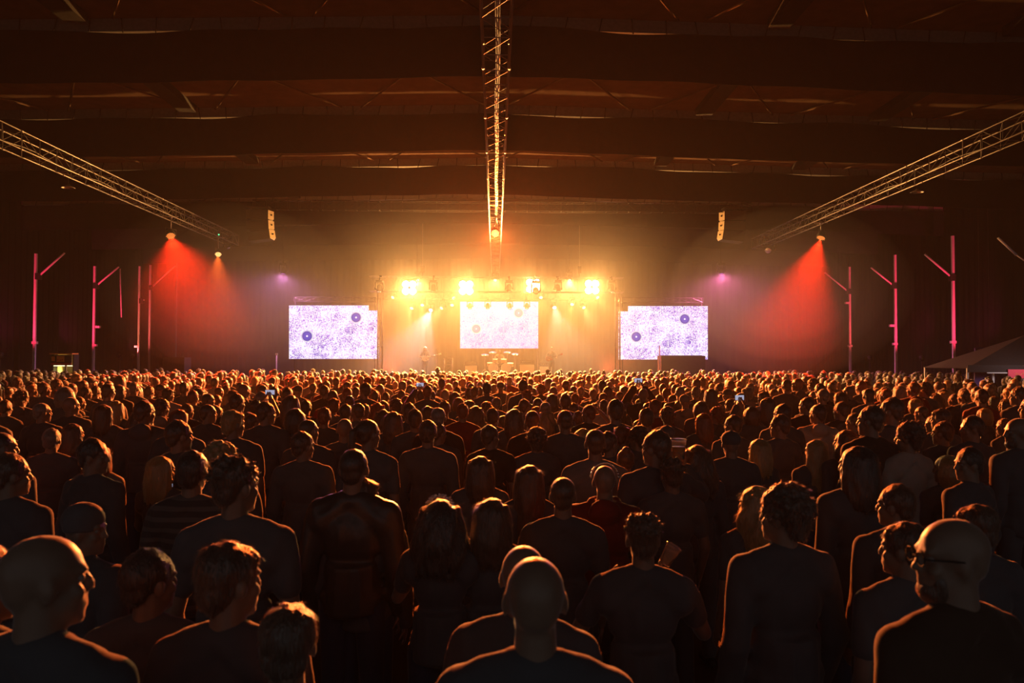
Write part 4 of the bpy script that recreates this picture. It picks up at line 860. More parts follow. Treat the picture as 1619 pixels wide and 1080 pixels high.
# (px, py of head top, head width px, hair, hair colour, top, style, head turn [+ to the left], pose, anchor phrase or None, label, extras)
S = 'hair_dark'; B_ = 'hair_brown'; Y_ = 'hair_blond'; G_ = 'hair_grey'; RD = 'hair_red'
FRONT = [
 (75, 846, 94, 'bald', S, 'black_cloth', 'tee', -35, 'stand', 'the large bald man bottom left', 'large bald man in the bottom left corner, scalp lit amber on one side', ()),
 (-28, 852, 90, 'short', B_, 'black_cloth', 'tee', -35, 'stand', None, 'person cut off by the left edge beside the large bald man', ()),
 (240, 866, 68, 'short', S, 'char_cloth', 'tee', -35, 'stand', 'the dim short-haired head low on the left', 'dim short-haired person right of the large bald man, low on the left', ()),
 (366, 849, 88, 'side', B_, 'black_cloth', 'tee', -35, 'stand', 'the dim side-parted man low left', 'dim man with side-parted hair low on the left', ()),
 (456, 946, 84, 'side', B_, 'black_cloth', 'tee', 0, 'stand', None, 'nearest and lowest head, barely lit, left of the two bald men', ()),
 (138, 794, 52, 'beanie', S, 'black_cloth', 'hoodie', -65, 'stand', None, 'person in a dark beanie facing right, behind the large bald man', ()),
 (258, 720, 40, 'long', Y_, 'black_cloth', 'jacket', -35, 'sip', 'the blond woman with the lit phone', 'woman with long blond hair turned right beside a small lit phone', ()),
 (306, 712, 46, 'short', S, 'stripe', 'tee', 0, 'stand', 'the person in the striped top', 'dark-haired person wearing a faintly striped top', ()),
 (375, 714, 66, 'spiky', B_, 'char_cloth', 'tee', -35, 'stand', 'the big tousled man left of centre', 'big man with tousled hair and rim-lit shoulder left of centre', ()),
 (350, 697, 48, 'curly', Y_, 'black_cloth', 'tee', 0, 'stand', None, 'fair curly-haired person directly behind the big tousled man', ()),
 (285, 664, 33, 'short', B_, 'black_cloth', 'tee', -35, 'stand', 'the tall man at the left', 'tall short-haired man left, head above the blond woman with the phone', ()),
 (150, 693, 38, 'short', S, 'black_cloth', 'jacket', -65, 'stand', 'the man facing right at far left', 'short-haired man in profile facing right at far left', ()),
 (20, 716, 46, 'short', B_, 'black_cloth', 'tee', -35, 'stand', 'the round head at the left edge', 'round short-haired head close to the left edge', ()),
 (4, 683, 36, 'buzz', S, 'char_cloth', 'tee', -35, 'stand', None, 'cropped-haired person cut by the left edge, above the round head', ()),
 (118, 669, 30, 'long', B_, 'black_cloth', 'jacket', -35, 'stand', 'the long-haired woman far left', 'long-haired woman at far left with her cheek lit', ()),
 (560, 709, 45, 'buzz', S, 'leather', 'jacket', 0, 'stand', 'the broad cropped man in a jacket', 'broad-shouldered man with cropped hair and dark jacket, left of centre', ()),
 (577, 752, 38, 'side', B_, 'black_cloth', 'jacket', -35, 'stand', None, 'person half hidden behind the neck of the broad cropped man', ()),
 (489, 663, 27, 'buzz', S, 'black_cloth', 'tee', -35, 'stand', None, 'cropped head behind the taller man, turned slightly right', ()),
 (480, 682, 32, 'short', B_, 'char_cloth', 'jacket', -35, 'stand', 'the man in a hunched jacket', 'short-haired man in a dark jacket, left of the broad cropped man', ()),
 (545, 662, 25, 'bald', S, 'black_cloth', 'tee', 0, 'stand', None, 'round bald head just above the broad cropped man', ()),
 (583, 662, 33, 'tail', B_, 'char_cloth', 'tee', -35, 'stand', 'the woman with the bright neck', 'woman with tied-back hair and brightly lit neck and shoulder', ()),
 (677, 664, 29, 'short', B_, 'char_cloth', 'jacket', 0, 'stand', 'the wide man in a dark coat', 'short-haired wide man in a dark coat near the centre', ()),
 (694, 668, 24, 'short', B_, 'black_cloth', 'jacket', -35, 'stand', None, 'head half hidden behind the wide man in a dark coat', ()),
 (776, 672, 27, 'short', B_, 'brown_cloth', 'tee', -35, 'stand', None, 'short-haired man just below the middle screen in a dark top', ()),
 (759, 720, 40, 'long', B_, 'char_cloth', 'jacket', 0, 'stand', 'the woman with straight hair at centre', 'woman with long straight hair outlined in amber at centre', ()),
 (697, 788, 58, 'wavy', S, 'black_cloth', 'tee', 0, 'sip', 'the woman with the glittering headband', 'woman with long wavy hair and a glittering headband', (ex_crown,)),
 (778, 786, 56, 'long', B_, 'black_cloth', 'tee', 0, 'stand', None, 'long-haired person right beside the woman with the glittering headband', ()),
 (836, 734, 43, 'longer', B_, 'black_cloth', 'tee', 0, 'stand', 'the woman with very long hair', 'woman with very long dark hair at the centre', ()),
 (890, 754, 44, 'buzz', B_, 'black_cloth', 'tee', 0, 'stand', 'the cropped head with amber outline', 'man with cropped hair outlined in amber, right of the very long hair', ()),
 (956, 736, 37, 'bald', S, 'red_cloth', 'hoodie', 0, 'cup', 'the person in the red scarf', 'person with a headband and red scarf, right of centre', (ex_phones, ex_scarf)),
 (828, 862, 74, 'bald', S, 'black_cloth', 'tee', 0, 'stand', None, 'bald man behind the nearest bald man, scalp rim orange', ()),
 (846, 880, 94, 'bald', S, 'black_cloth', 'tee', 0, 'stand', 'the nearest bald man', 'nearest bald man low in the centre with orange-rimmed scalp', ()),
 (1016, 805, 57, 'spiky', B_, 'black_cloth', 'tee', 0, 'sip', 'the man holding the tilted cup', 'tousled man whose raised hand holds a tilted clear cup', ()),
 (1061, 720, 44, 'spiky', B_, 'char_cloth', 'tee', 0, 'stand', 'the large spiky-haired man', 'large man with short spiky hair right of centre', ()),
 (848, 675, 30, 'curly', B_, 'char_cloth', 'tee', 0, 'stand', 'the narrow man with tufty hair', 'man with tufty curly hair, narrow neck, just right of centre', ()),
 (919, 677, 26, 'long', Y_, 'black_cloth', 'tee', 35, 'stand', None, 'blond long-haired woman left against the grey-shirted broad man', ()),
 (941, 678, 33, 'buzz', B_, 'grey_cloth', 'tee', 0, 'stand', 'the broad man in grey', 'broad man with cropped hair and a dull grey top', ()),
 (964, 682, 24, 'short', B_, 'black_cloth', 'tee', -35, 'stand', None, 'short-haired head peeking out right of the broad man in grey', ()),
 (985, 671, 25, 'side', RD, 'black_cloth', 'tee', -35, 'stand', None, 'reddish-haired person right of the broad man in grey', ()),
 (1008, 673, 28, 'curly', S, 'black_cloth', 'tee', 35, 'cup', 'the curly dark-haired person', 'curly dark-haired person turned left, right of the reddish hair', ()),
 (1036, 680, 38, 'short', B_, 'black_cloth', 'jacket', 35, 'toast', 'the man beside the raised cup', 'man in a dark jacket standing left of the raised beer cup', ()),
 (1054, 672, 26, 'cap', S, 'char_cloth', 'tee', 0, 'stand', None, 'person in a cap behind the man beside the raised cup', ()),
 (989, 704, 24, 'bun', B_, 'brown_cloth', 'tee', 0, 'stand', None, 'short woman with a bun below the curly dark-haired person', ()),
 (1155, 680, 33, 'cap', S, 'black_cloth', 'jacket', 0, 'stand', 'the person in a dark cap', 'person in a dark cap right of the raised beer cup', ()),
 (1198, 693, 30, 'long', Y_, 'black_cloth', 'tee', 35, 'stand', 'the thin blond strand of hair', 'blond woman turned left, only her bright hair edge lit', ()),
 (1192, 767, 40, 'wavy', Y_, 'black_cloth', 'tee', 35, 'stand', None, 'blond wavy-haired woman just left of the big dark-haired head', ()),
 (1236, 763, 74, 'curly', B_, 'black_cloth', 'jacket', 35, 'stand', 'the big dark head at right', 'big dark tousled head with amber edge, right of centre', ()),
 (1110, 653, 26, 'long', RD, 'black_cloth', 'tee', 35, 'stand', 'the red-edged long hair', 'long-haired woman whose hair edge glows red, right of centre', ()),
 (1158, 656, 24, 'short', B_, 'char_cloth', 'tee', 35, 'stand', None, 'short-haired person with lit ear above the person in a cap', ()),
 (1288, 694, 31, 'longer', Y_, 'black_cloth', 'tee', 35, 'stand', 'the blond woman facing left', 'woman with straight blond hair facing left, at the right', ()),
 (1335, 679, 40, 'wavy', B_, 'black_cloth', 'jacket', 35, 'stand', None, 'curly long-haired woman behind the dark long-haired one', ()),
 (1352, 704, 52, 'long', S, 'black_cloth', 'jacket', 35, 'stand', 'the dark long-haired woman at right', 'woman with long dark hair and a leather jacket at the right', ()),
 (1375, 641, 31, 'short', B_, 'brown_cloth', 'tee', 35, 'stand', 'the tall man with the lit shoulder', 'tall short-haired man with a lit shoulder line at the right', ()),
 (1408, 628, 28, 'short', B_, 'black_cloth', 'jacket', 35, 'stand', 'the tall man with the flat crown', 'tall man with a flat crown, right of the lit shoulder', ()),
 (1434, 666, 38, 'curly', B_, 'white_cloth', 'tee', 35, 'stand', 'the curly person in the pale shirt', 'curly-haired person in a pale shirt with lit collar', ()),
 (1489, 666, 27, 'short', B_, 'black_cloth', 'tee', 35, 'stand', None, 'short-haired man right of the curly person in the pale shirt', ()),
 (1474, 657, 24, 'bob', B_, 'char_cloth', 'tee', 65, 'stand', None, 'person with a bob, face turned left, behind the short-haired man', ()),
 (1486, 644, 25, 'side', B_, 'black_cloth', 'tee', 35, 'stand', None, 'side-parted head above the bob-haired person at right', ()),
 (1535, 657, 28, 'short', S, 'black_cloth', 'jacket', 65, 'stand', 'the dark profile at right', 'dark-haired man in profile facing left near the right edge', ()),
 (1554, 645, 23, 'bob', Y_, 'char_cloth', 'tee', 35, 'stand', None, 'blond bobbed head above the dark profile at right', ()),
 (1587, 661, 22, 'long', B_, 'black_cloth', 'tee', 65, 'stand', None, 'long-haired woman in profile left of the bald bearded man', ()),
 (1609, 661, 31, 'bald', S, 'black_cloth', 'jacket', 65, 'stand', 'the bald bearded man', 'bald bearded man facing left, close to the right edge', (ex_beard,)),
 (1495, 719, 39, 'bob', Y_, 'black_cloth', 'tee', 35, 'stand', 'the blond woman with the hoop earring', 'blond woman with a hoop earring at the right', (ex_earring,)),
 (1530, 707, 38, 'short', S, 'black_cloth', 'jacket', 65, 'stand', None, 'man in profile whose face is just right of the hoop-earring woman', ()),
 (1414, 765, 50, 'short', B_, 'black_cloth', 'jacket', 35, 'stand', 'the rim-lit man at lower right', 'short-haired man with thin rim light, lower right', ()),
 (1540, 793, 54, 'side', B_, 'black_cloth', 'jacket', 35, 'stand', None, 'dim round head above the bald man with glasses', ()),
 (1427, 820, 64, 'side', B_, 'char_cloth', 'tee', 35, 'stand', None, 'side-parted person low right, left of the bald man with glasses', ()),
 (1502, 820, 84, 'bald', S, 'brown_cloth', 'tee', 65, 'stand', 'the bald man with glasses', 'bald bearded man with glasses facing left at lower right', (ex_glasses, ex_beard)),
 (1232, 655, 26, 'short', B_, 'char_cloth', 'tee', 35, 'stand', None, 'short-haired man with an outlined back, left of the blond facing left', ()),
 (1022, 645, 24, 'short', B_, 'brown_cloth', 'tee', 0, 'stand', 'the round-eared man right of centre', 'short-haired man with protruding ears, right of centre', ()),
 (1055, 643, 25, 'curly', B_, 'black_cloth', 'tee', 0, 'stand', None, 'curly-haired person right of the round-eared man', ()),
 (973, 631, 25, 'short', B_, 'black_cloth', 'tee', 0, 'stand', 'the tall man behind the raised arm', 'tall short-haired man right of the raised bare arm', ()),
 (930, 640, 20, 'short', RD, 'brown_cloth', 'tee', 35, 'drink', 'the person with the raised arm', 'person lifting one bare bent arm beside the head', ()),
 (893, 648, 25, 'buzz', B_, 'char_cloth', 'tee', 0, 'stand', 'the cropped wide-eared man', 'cropped man with lit ears left of the raised bare arm', ()),
 (842, 649, 24, 'buzz', RD, 'brown_cloth', 'tee', 0, 'stand', None, 'cropped reddish head right below the middle screen', ()),
 (813, 646, 26, 'long', B_, 'char_cloth', 'tee', 0, 'stand', 'the long-haired woman below the middle screen', 'long-haired woman below the middle screen', ()),
 (622, 650, 27, 'long', B_, 'char_cloth', 'tee', 0, 'stand', 'the long-haired woman left of centre', 'long-haired woman with orange hair tips left of centre', ()),
 (597, 636, 23, 'wavy', RD, 'brown_cloth', 'tee', 0, 'stand', None, 'wavy red-lit hair behind the long-haired woman left of centre', ()),
 (656, 647, 24, 'short', B_, 'char_cloth', 'tee', 0, 'stand', None, 'dark short-haired head right of the long-haired woman', ()),
 (693, 644, 24, 'buzz', G_, 'brown_cloth', 'tee', 0, 'stand', 'the glossy cropped head at centre left', 'glossy cropped grey head left of centre with orange rim', ()),
 (731, 638, 20, 'short', RD, 'red_cloth', 'tee', 0, 'stand', 'the man with the orange back', 'man whose broad back glows orange, left of the middle screen foot', ()),
 (779, 645, 21, 'short', B_, 'black_cloth', 'tee', 0, 'stand', None, 'short-haired man under the left edge of the middle screen', ()),
 (467, 645, 29, 'bob', S, 'black_cloth', 'tee', 0, 'stand', 'the dark bobbed head', 'dark bobbed head below the left screen', ()),
 (460, 624, 24, 'long', B_, 'brown_cloth', 'tee', 0, 'stand', None, 'long orange-rimmed hair just above the dark bobbed head', ()),
 (422, 635, 24, 'short', B_, 'black_cloth', 'jacket', -35, 'stand', 'the tall dark man left of the left screen', 'tall dark man below the left edge of the left screen', ()),
 (513, 644, 22, 'short', RD, 'black_cloth', 'tee', 0, 'stand', 'the round rim-lit head below the left screen', 'round head with a full orange rim below the left screen', ()),
 (370, 646, 30, 'side', Y_, 'black_cloth', 'tee', -35, 'stand', 'the flat-haired man at left', 'flat-haired fair man in the left crowd', ()),
 (330, 639, 21, 'buzz', B_, 'black_cloth', 'tee', -35, 'stand', None, 'cropped head left of the flat-haired fair man', ()),
]
SIDE = [(83,677,22,'short'),(68,637,21,'buzz'),(166,639,25,'long'),(184,633,22,'long'),(230,633,25,'short'),(257,630,23,'curly'),(283,645,27,'side'),(297,638,17,'short'),(343,641,18,'short'),(113,628,20,'bald'),(127,627,15,'short'),(120,651,20,'cap'),(172,606,17,'buzz'),(190,608,18,'bob'),(105,611,24,'bob'),(35,617,20,'curly'),(10,632,18,'short'),(29,596,11,'short'),(48,602,11,'long'),(65,598,10,'cap'),(92,599,12,'short'),(125,602,12,'cap'),(143,596,13,'cap'),(137,611,14,'short'),(152,610,14,'short'),(213,604,14,'short'),(217,613,15,'long'),(237,610,14,'short'),(255,607,14,'cap'),(277,600,14,'wavy'),(292,604,14,'short'),(306,617,16,'short'),(318,615,14,'short'),(330,622,16,'buzz'),(343,624,16,'buzz'),(347,612,12,'buzz'),(358,608,12,'short'),(386,607,15,'bald'),(376,622,20,'short'),(395,652,18,'short'),(405,632,18,'short'),(400,654,20,'short'),
 (415,619,18,'short'),(434,611,15,'short'),(484,633,18,'short'),(527,628,19,'side'),(526,617,17,'bald'),(553,625,16,'buzz'),(547,639,20,'short'),(565,637,21,'buzz'),(561,622,14,'long'),(573,624,15,'curly'),(514,609,14,'short'),(593,618,14,'short'),(610,620,14,'short'),(634,617,13,'short'),(650,608,14,'long'),(642,625,13,'bob'),(665,617,14,'short'),(683,617,14,'short'),(703,615,14,'long'),(723,611,12,'short'),(699,598,12,'short'),(770,604,14,'short'),(725,628,18,'bob'),(703,634,20,'short'),(675,641,20,'side'),(743,632,15,'side'),(577,639,13,'short'),(606,647,20,'wavy'),(606,633,14,'bob'),(548,613,15,'short'),(577,605,16,'short'),(625,630,20,'curly'),(647,637,21,'short'),(752,641,19,'wavy'),(768,635,16,'curly'),(784,628,15,'short'),(795,657,15,'buzz'),
 (866,648,18,'wavy'),(848,641,18,'side'),(914,650,19,'short'),(908,637,17,'short'),(1108,634,22,'bob'),(1132,643,20,'curly'),(1139,623,14,'long'),(1154,631,16,'curly'),(1171,621,17,'bald'),(1188,642,24,'bob'),(1083,623,18,'cap'),(1075,611,15,'buzz'),(894,623,18,'short'),(873,622,17,'long'),(909,622,14,'short'),(808,620,15,'long'),(830,631,19,'short'),(850,629,16,'buzz'),(862,635,18,'buzz'),(855,607,14,'curly'),(828,600,14,'short'),(953,621,14,'buzz'),(960,611,14,'short'),(979,619,13,'buzz'),(990,615,11,'long'),(1000,609,13,'short'),(1017,614,15,'bald'),(1005,624,14,'short'),(1025,623,15,'cap'),(1042,624,14,'short'),(1037,630,20,'side'),(1026,636,17,'cap'),(955,632,15,'short'),(939,637,17,'bob'),(1050,596,12,'long'),(1100,599,12,'short'),(1111,597,11,'short'),(1136,606,12,'short'),(1154,601,12,'short'),(1186,606,13,'short'),
 (1212,628,23,'long'),(1274,628,19,'short'),(1258,625,14,'long'),(1292,639,22,'short'),(1275,652,16,'long'),(1349,653,14,'short'),(1329,635,22,'short'),(1327,619,19,'bob'),(1372,613,17,'side'),(1399,615,15,'short'),(1361,602,14,'short'),(1422,609,17,'long'),(1443,604,15,'short'),(1461,604,18,'curly'),(1456,642,13,'buzz'),(1507,623,14,'short'),(1523,617,15,'short'),(1483,627,14,'long'),(1570,626,13,'long'),(1587,632,13,'long'),(1609,611,20,'short'),(1513,590,10,'tail'),(1342,610,15,'bald'),(1243,600,14,'short'),(1260,598,14,'buzz'),(1284,598,15,'curly'),(1296,606,15,'short'),(1234,612,14,'short'),(1222,615,14,'short'),(1300,615,16,'short')]
WID = {'bald': .152, 'buzz': .158, 'short': .164, 'side': .17, 'curly': .2, 'spiky': .185, 'long': .195, 'wavy': .22, 'longer': .2, 'tail': .165, 'bun': .165, 'bob': .2, 'cap': .178, 'beanie': .18}
def locate(px, py, w, hair):
    p = at(px, py, 10.0); dz = (HC - p.z) / 10.0
    d = F * WID[hair] / w; Hh = HC - dz * d; Hh = min(1.93, max(1.58 if hair in FEM else 1.63, Hh))
    d = (HC - Hh) / dz; q = at(px, py, d); return q.x, q.y, Hh
PLACED = []       # (x, y, px, py, halfwidth_px)
def free(x, y, gap=.43): return all((x - a) ** 2 + (y - b) ** 2 > gap * gap for a, b, *_ in PLACED)
ANCH = []
HAND = {}
for i, (px, py, w, hair, hc, top, style, turn, pose, anchor, label, ex) in enumerate(FRONT):
    x, y, Hh = locate(px, py, w, hair)
    yaw = R(random.uniform(-8, 8) + (turn * .25)) + math.atan2(x, 44 - y) * .6
    # head turn positive = to the left
    p = person((x, y), Hh, hair, hc, top, style, turn, yaw, pose, label, 'concert crowd seen from behind', extras=ex)
    PLACED.append((x, y, px, py, w / 2)); HAND[(px, py)] = (p, x, y, Hh, yaw, turn)
    if anchor: ANCH.append((px, py, anchor))
# the second tier: heads read from the photo, then a jittered fill up to 300 people
LOOK = {'short': ('short-haired', S), 'buzz': ('cropped', B_), 'bald': ('bald', S), 'side': ('side-parted', B_), 'curly': ('curly-haired', B_), 'spiky': ('spiky-haired', S), 'long': ('long-haired', B_), 'wavy': ('wavy-haired', B_), 'longer': ('long-haired', B_), 'tail': ('ponytailed', B_), 'bun': ('bun-haired', B_), 'bob': ('bobbed', B_), 'cap': ('capped', S), 'beanie': ('beanie-wearing', S)}
TOPM = ['black_cloth'] * 6 + ['char_cloth'] * 4 + ['navy_cloth'] * 2 + ['brown_cloth'] * 2 + ['grey_cloth'] * 2 + ['leather', 'red_cloth', 'white_cloth']
second = []; PH = {393: 623, 672: 614, 1173: 644, 1037: 605}; PHONE = {}
PHK = {min(SIDE, key=lambda e: abs(e[0] - a) + abs(e[1] - b - 8) * 1.5)[:2]: a for a, b in PH.items()}
for px, py, w, hair in SIDE:
    x, y, Hh = locate(px, py, w, hair)
    if not free(x, y, .40): 
        for k in range(12):
            y2 = y * (1 + .01 * (k + 1)); q = at(px, py, y2)
            if free(q.x, q.y, .40): x, y, Hh = q.x, q.y, q.z; break
    PLACED.append((x, y, px, py, w / 2)); second.append((x, y, Hh, hair, px, py))
KINDS = ['short'] * 7 + ['buzz'] * 3 + ['bald'] * 2 + ['side'] * 3 + ['curly', 'spiky', 'long', 'long', 'long', 'wavy', 'tail', 'bob', 'bob', 'cap', 'longer', 'bun']
cand = []
for y in np.arange(3.2, 34.0, .60):
    half = min(21.0, y * .74 + 2.0)
    for x in np.arange(-half, half, .56):
        xx = x + random.uniform(-.15, .15) + (.28 if int(y / .6) % 2 else 0); yy = y + random.uniform(-.15, .15)
        edge = abs(xx) / 21.0
        if random.random() < .06 + (.55 * max(0, edge - .55)): continue
        hair = random.choice(KINDS); Hh = random.gauss(1.76 if hair not in FEM else 1.66, .055); Hh = min(1.9, max(1.55, Hh))
        if not (-20.4 < xx < 19.9) or (xx > 15.8 and 24.9 < yy < 28.8) or (xx < -17.3 and yy > 32): continue
        cand.append((xx, yy, Hh, hair))
far = []
for xx, yy, Hh, hair in cand:
    gap = .46 if yy > 13 else .62
    if not free(xx, yy, gap): continue
    px, py = proj((xx, yy, Hh)); w = F * .17 / yy
    if yy < 13:      # keep the heads read from the photo clear
        if yy < 5.2: continue
        bad = False
        for a, b, qx, qy, hw in PLACED:
            if qy is None: continue
            if b > yy and abs(px - qx) < (w / 2 + hw) * .85 and py - w * .3 < qy + hw * 1.6: bad = True; break
            if b < yy and abs(px - qx) < hw * .8 and qy < py: bad = False
        if bad: continue
    PLACED.append((xx, yy, px, None if yy > 13 else py, w / 2))
    far.append((xx, yy, Hh, hair, px, py))
vis = [f for f in far if -10 < f[4] < 1629]; vis.sort(key=lambda f: f[1])
NSEC = 300 - len(FRONT) - len(second)
keep = set(id(f) for f in vis[:max(0, NSEC)])
second += [(f[0], f[1], f[2], f[3], f[4], f[5]) for f in vis[:max(0, NSEC)]]
far = [f for f in far if id(f) not in keep]
# labels relative to the nearest hand-described person
def direction(dx, dy):
    a = math.degrees(math.atan2(-dy, dx)) % 360
    return ['right of', 'up and right of', 'above', 'up and left of', 'left of', 'down and left of', 'below', 'down and right of'][int((a + 22.5) // 45) % 8]
slots = {}
for s in second:
    px, py = s[4], s[5]
    anc = min(ANCH, key=lambda a: (a[0] - px) ** 2 + ((a[1] - py) * 1.6) ** 2); dr = direction(px - anc[0], py - anc[1])
    slots.setdefault((anc[2], dr, LOOK[s[3]][0]), []).append((math.hypot(px - anc[0], py - anc[1]), s))
ORD = ['nearest', 'second', 'third', 'fourth', 'fifth', 'sixth', 'seventh', 'eighth', 'ninth', 'tenth', 'eleventh', 'twelfth'] + ['further'] * 40
for (anc, dr, look), lst in slots.items():
    lst.sort(key=lambda t: t[0])
    for k, (_, (x, y, Hh, hair, px, py)) in enumerate(lst):
        lab = ('%s person ' % look if len(lst) == 1 else '%s %s person ' % (ORD[k], look)) + dr + ' ' + anc
        col = random.choice([S, S, B_, B_, B_, Y_, G_, RD]) if hair in FEM else random.choice([S, S, B_, B_, B_, G_, RD])
        side = (783 - px) / 783; turn = random.choice([0, 0, 0, 35, -35]) if abs(side) < .45 else (-35 if side > 0 else 35) * random.choice([0, 1, 1])
        yaw = R(random.uniform(-10, 10)) + math.atan2(x, 46 - y) * .7
        ps = PHK.get((px, py)); pz = random.choice(['stand', 'stand', 'folded']); o = person((x, y), Hh, hair, col, random.choice(TOPM), random.choice(['tee', 'tee', 'jacket', 'hoodie']), turn if ps is None else 0, yaw, pz if ps is None else 'phone', lab, 'concert crowd seen from behind', skin='skin' if random.random() < .9 else 'skin_dark')
        if ps is not None: PHONE[ps] = o

# ------------------------------------------------------------------ the rest of the crowd: one object
def lowpoly(hair, fem, style, arms):
    parts = []
    def dec(me, ratio, slot, mw=None):
        o = bpy.data.objects.new('t', me); COL.objects.link(o); d = o.modifiers.new('d', 'DECIMATE'); d.ratio = ratio
        dg = bpy.context.evaluated_depsgraph_get(); dg.update(); e = o.evaluated_get(dg).to_mesh(); e.calc_loop_triangles()
        co = np.empty(len(e.vertices) * 3); e.vertices.foreach_get('co', co); co = co.reshape(-1, 3)
        tr = np.empty(len(e.loop_triangles) * 3, dtype=np.int32); e.loop_triangles.foreach_get('vertices', tr)
        if mw is not None: A = np.array(mw); co = co @ A[:3, :3].T + A[:3, 3]
        parts.append((co, tr.reshape(-1, 3), slot)); o.evaluated_get(dg).to_mesh_clear(); bpy.data.objects.remove(o)
    b = get_body('stand', 0, fem); t = get_top('stand', fem, style)
    nb = len(b.polygons); dec(b, min(1, 420 / nb), 0); dec(t, min(1, 150 / len(t.polygons)), 2)
    dec(TROU, min(1, 60 / len(TROU.polygons)), 3)
    if hair == 'cap': dec(CAP, 60 / len(CAP.polygons), 2, hd(0))
    elif hair != 'bald': get_hair(hair); h = HAIRB[hair]; dec(h, min(1, 110 / len(h.polygons)), 1, hd(0))
    V = []; T = []; Sx = []; n = 0
    for co, tr, s in parts: V.append(co); T.append(tr + n); Sx.append(np.full(len(tr), s)); n += len(co)
    return np.vstack(V), np.vstack(T), np.concatenate(Sx)
LP = {}
for h in set(f[3] for f in far):
    hh = h if h in ('short', 'buzz', 'bald', 'curly', 'long', 'tail', 'cap', 'wavy', 'bob', 'side') else 'short' if h not in FEM else 'long'
    LP[h] = lowpoly(hh, h in FEM, 'tee', None)
slots_m = ['skin', 'hair_dark', 'black_cloth', 'black_cloth', 'hair_brown', 'hair_blond', 'char_cloth', 'brown_cloth', 'grey_cloth', 'white_cloth', 'red_cloth', 'hair_grey']
VV = []; TT = []; MM = []; n = 0
for x, y, Hh, hair, px, py in far:
    V, T, Sm = LP[hair]; s = Hh / 1.76; a = random.uniform(-.35, .35) + math.atan2(x, 46 - y) * .7; c, q = math.cos(a) * s, math.sin(a) * s
    P = np.empty_like(V); P[:, 0] = V[:, 0] * c - V[:, 1] * q + x; P[:, 1] = V[:, 0] * q + V[:, 1] * c + y; P[:, 2] = V[:, 2] * s
    mm = Sm.copy(); mm[Sm == 1] = random.choice([1, 1, 4, 4, 5, 11]); mm[Sm == 2] = random.choice([2, 2, 2, 6, 6, 7, 8, 9, 10])
    VV.append(P); TT.append(T + n); MM.append(mm); n += len(V)
VV = np.vstack(VV); TT = np.vstack(TT); MM = np.concatenate(MM)
me = bpy.data.meshes.new('distant_crowd'); me.vertices.add(len(VV)); me.vertices.foreach_set('co', VV.ravel())
me.loops.add(TT.size); me.loops.foreach_set('vertex_index', TT.ravel().astype(np.int32)); me.polygons.add(len(TT))
me.polygons.foreach_set('loop_start', np.arange(0, TT.size, 3, dtype=np.int32)); me.polygons.foreach_set('material_index', MM.astype(np.int32)); me.polygons.foreach_set('use_smooth', np.ones(len(TT), dtype=bool))
for k in slots_m: me.materials.append(M[k])
me.update(); me.validate()
o = link('distant_crowd', me); tag(o, 'dense amber-lit crowd reaching back to the stage', 'crowd', None, 'stuff')
print('people', len(FRONT), len(second), len(far), 'far tris', len(TT))

# ------------------------------------------------------------------ the band
pg = at(668, 560, 42.5)
def guitar(parent_pos, yaw, label, m):
    g = empty('electric_guitar', parent_pos, yaw, label, 'guitar', 'electric guitars')
    u = Vector((-.93, .12, .28)).normalized()
    b = MB(); b.ell((.10, 0, -.02), (.17, .025, .15), 16); b.ell((-.06, 0, .0), (.12, .025, .12), 16); b.build('body', m, g)
    n = MB(); n.box(u * .42, (.62, .03, .05), Matrix.Rotation(R(17), 3, 'Y')); n.build('neck', M['brown_cloth'], g)
    h = MB(); h.box(u * .80, (.16, .025, .09), Matrix.Rotation(R(17), 3, 'Y')); h.build('headstock', m, g)
    return g
for px, Y, yaw, lb, gl in ((672, 42.5, 180 + 25, 'guitarist standing left of the drums in bright haze', 'electric guitar held by the left guitarist'), (872, 42.5, 180 - 30, 'guitarist standing right of the drums in bright haze', 'electric guitar held by the right guitarist')):
    p = at(px, 580, Y); a = R(yaw)
    person((p.x, Y), 1.72, 'long' if px < 783 else 'short', S, 'char_cloth', 'tee', 0, a, 'guitar', lb, 'band', top_z=ZS)
    off = Vector((.0, .23, 1.10)); off = Vector((off.x * math.cos(a) - off.y * math.sin(a), off.x * math.sin(a) + off.y * math.cos(a), off.z))
    guitar(Vector((p.x, Y, ZS)) + off * .98, a, gl, M['white'] if px < 783 else M['red_cloth'])
person((.25, 44.75), 1.75, 'short', S, 'grey_cloth', 'tee', 0, PI, 'drummer', 'drummer sitting behind the drum kit', 'band', sit=True, top_z=ZD - .40)
t = empty('drum_stool', (.25, 44.75, ZD), 0, 'round drum stool under the drummer', 'stool'); mb = MB(); mb.lathe([(.001, .46), (.17, .46), (.18, .42), (.17, .38), (.001, .38)], n=16); mb.build('seat', M['leather'], t)
mb = MB(); mb.tube((0, 0, .4), (0, 0, .1), .02, n=8)
for k in range(3): mb.tube((0, 0, .2), (.2 * math.cos(k * 2.1), .2 * math.sin(k * 2.1), 0), .012, n=6)
mb.build('base', M['chrome'], t)

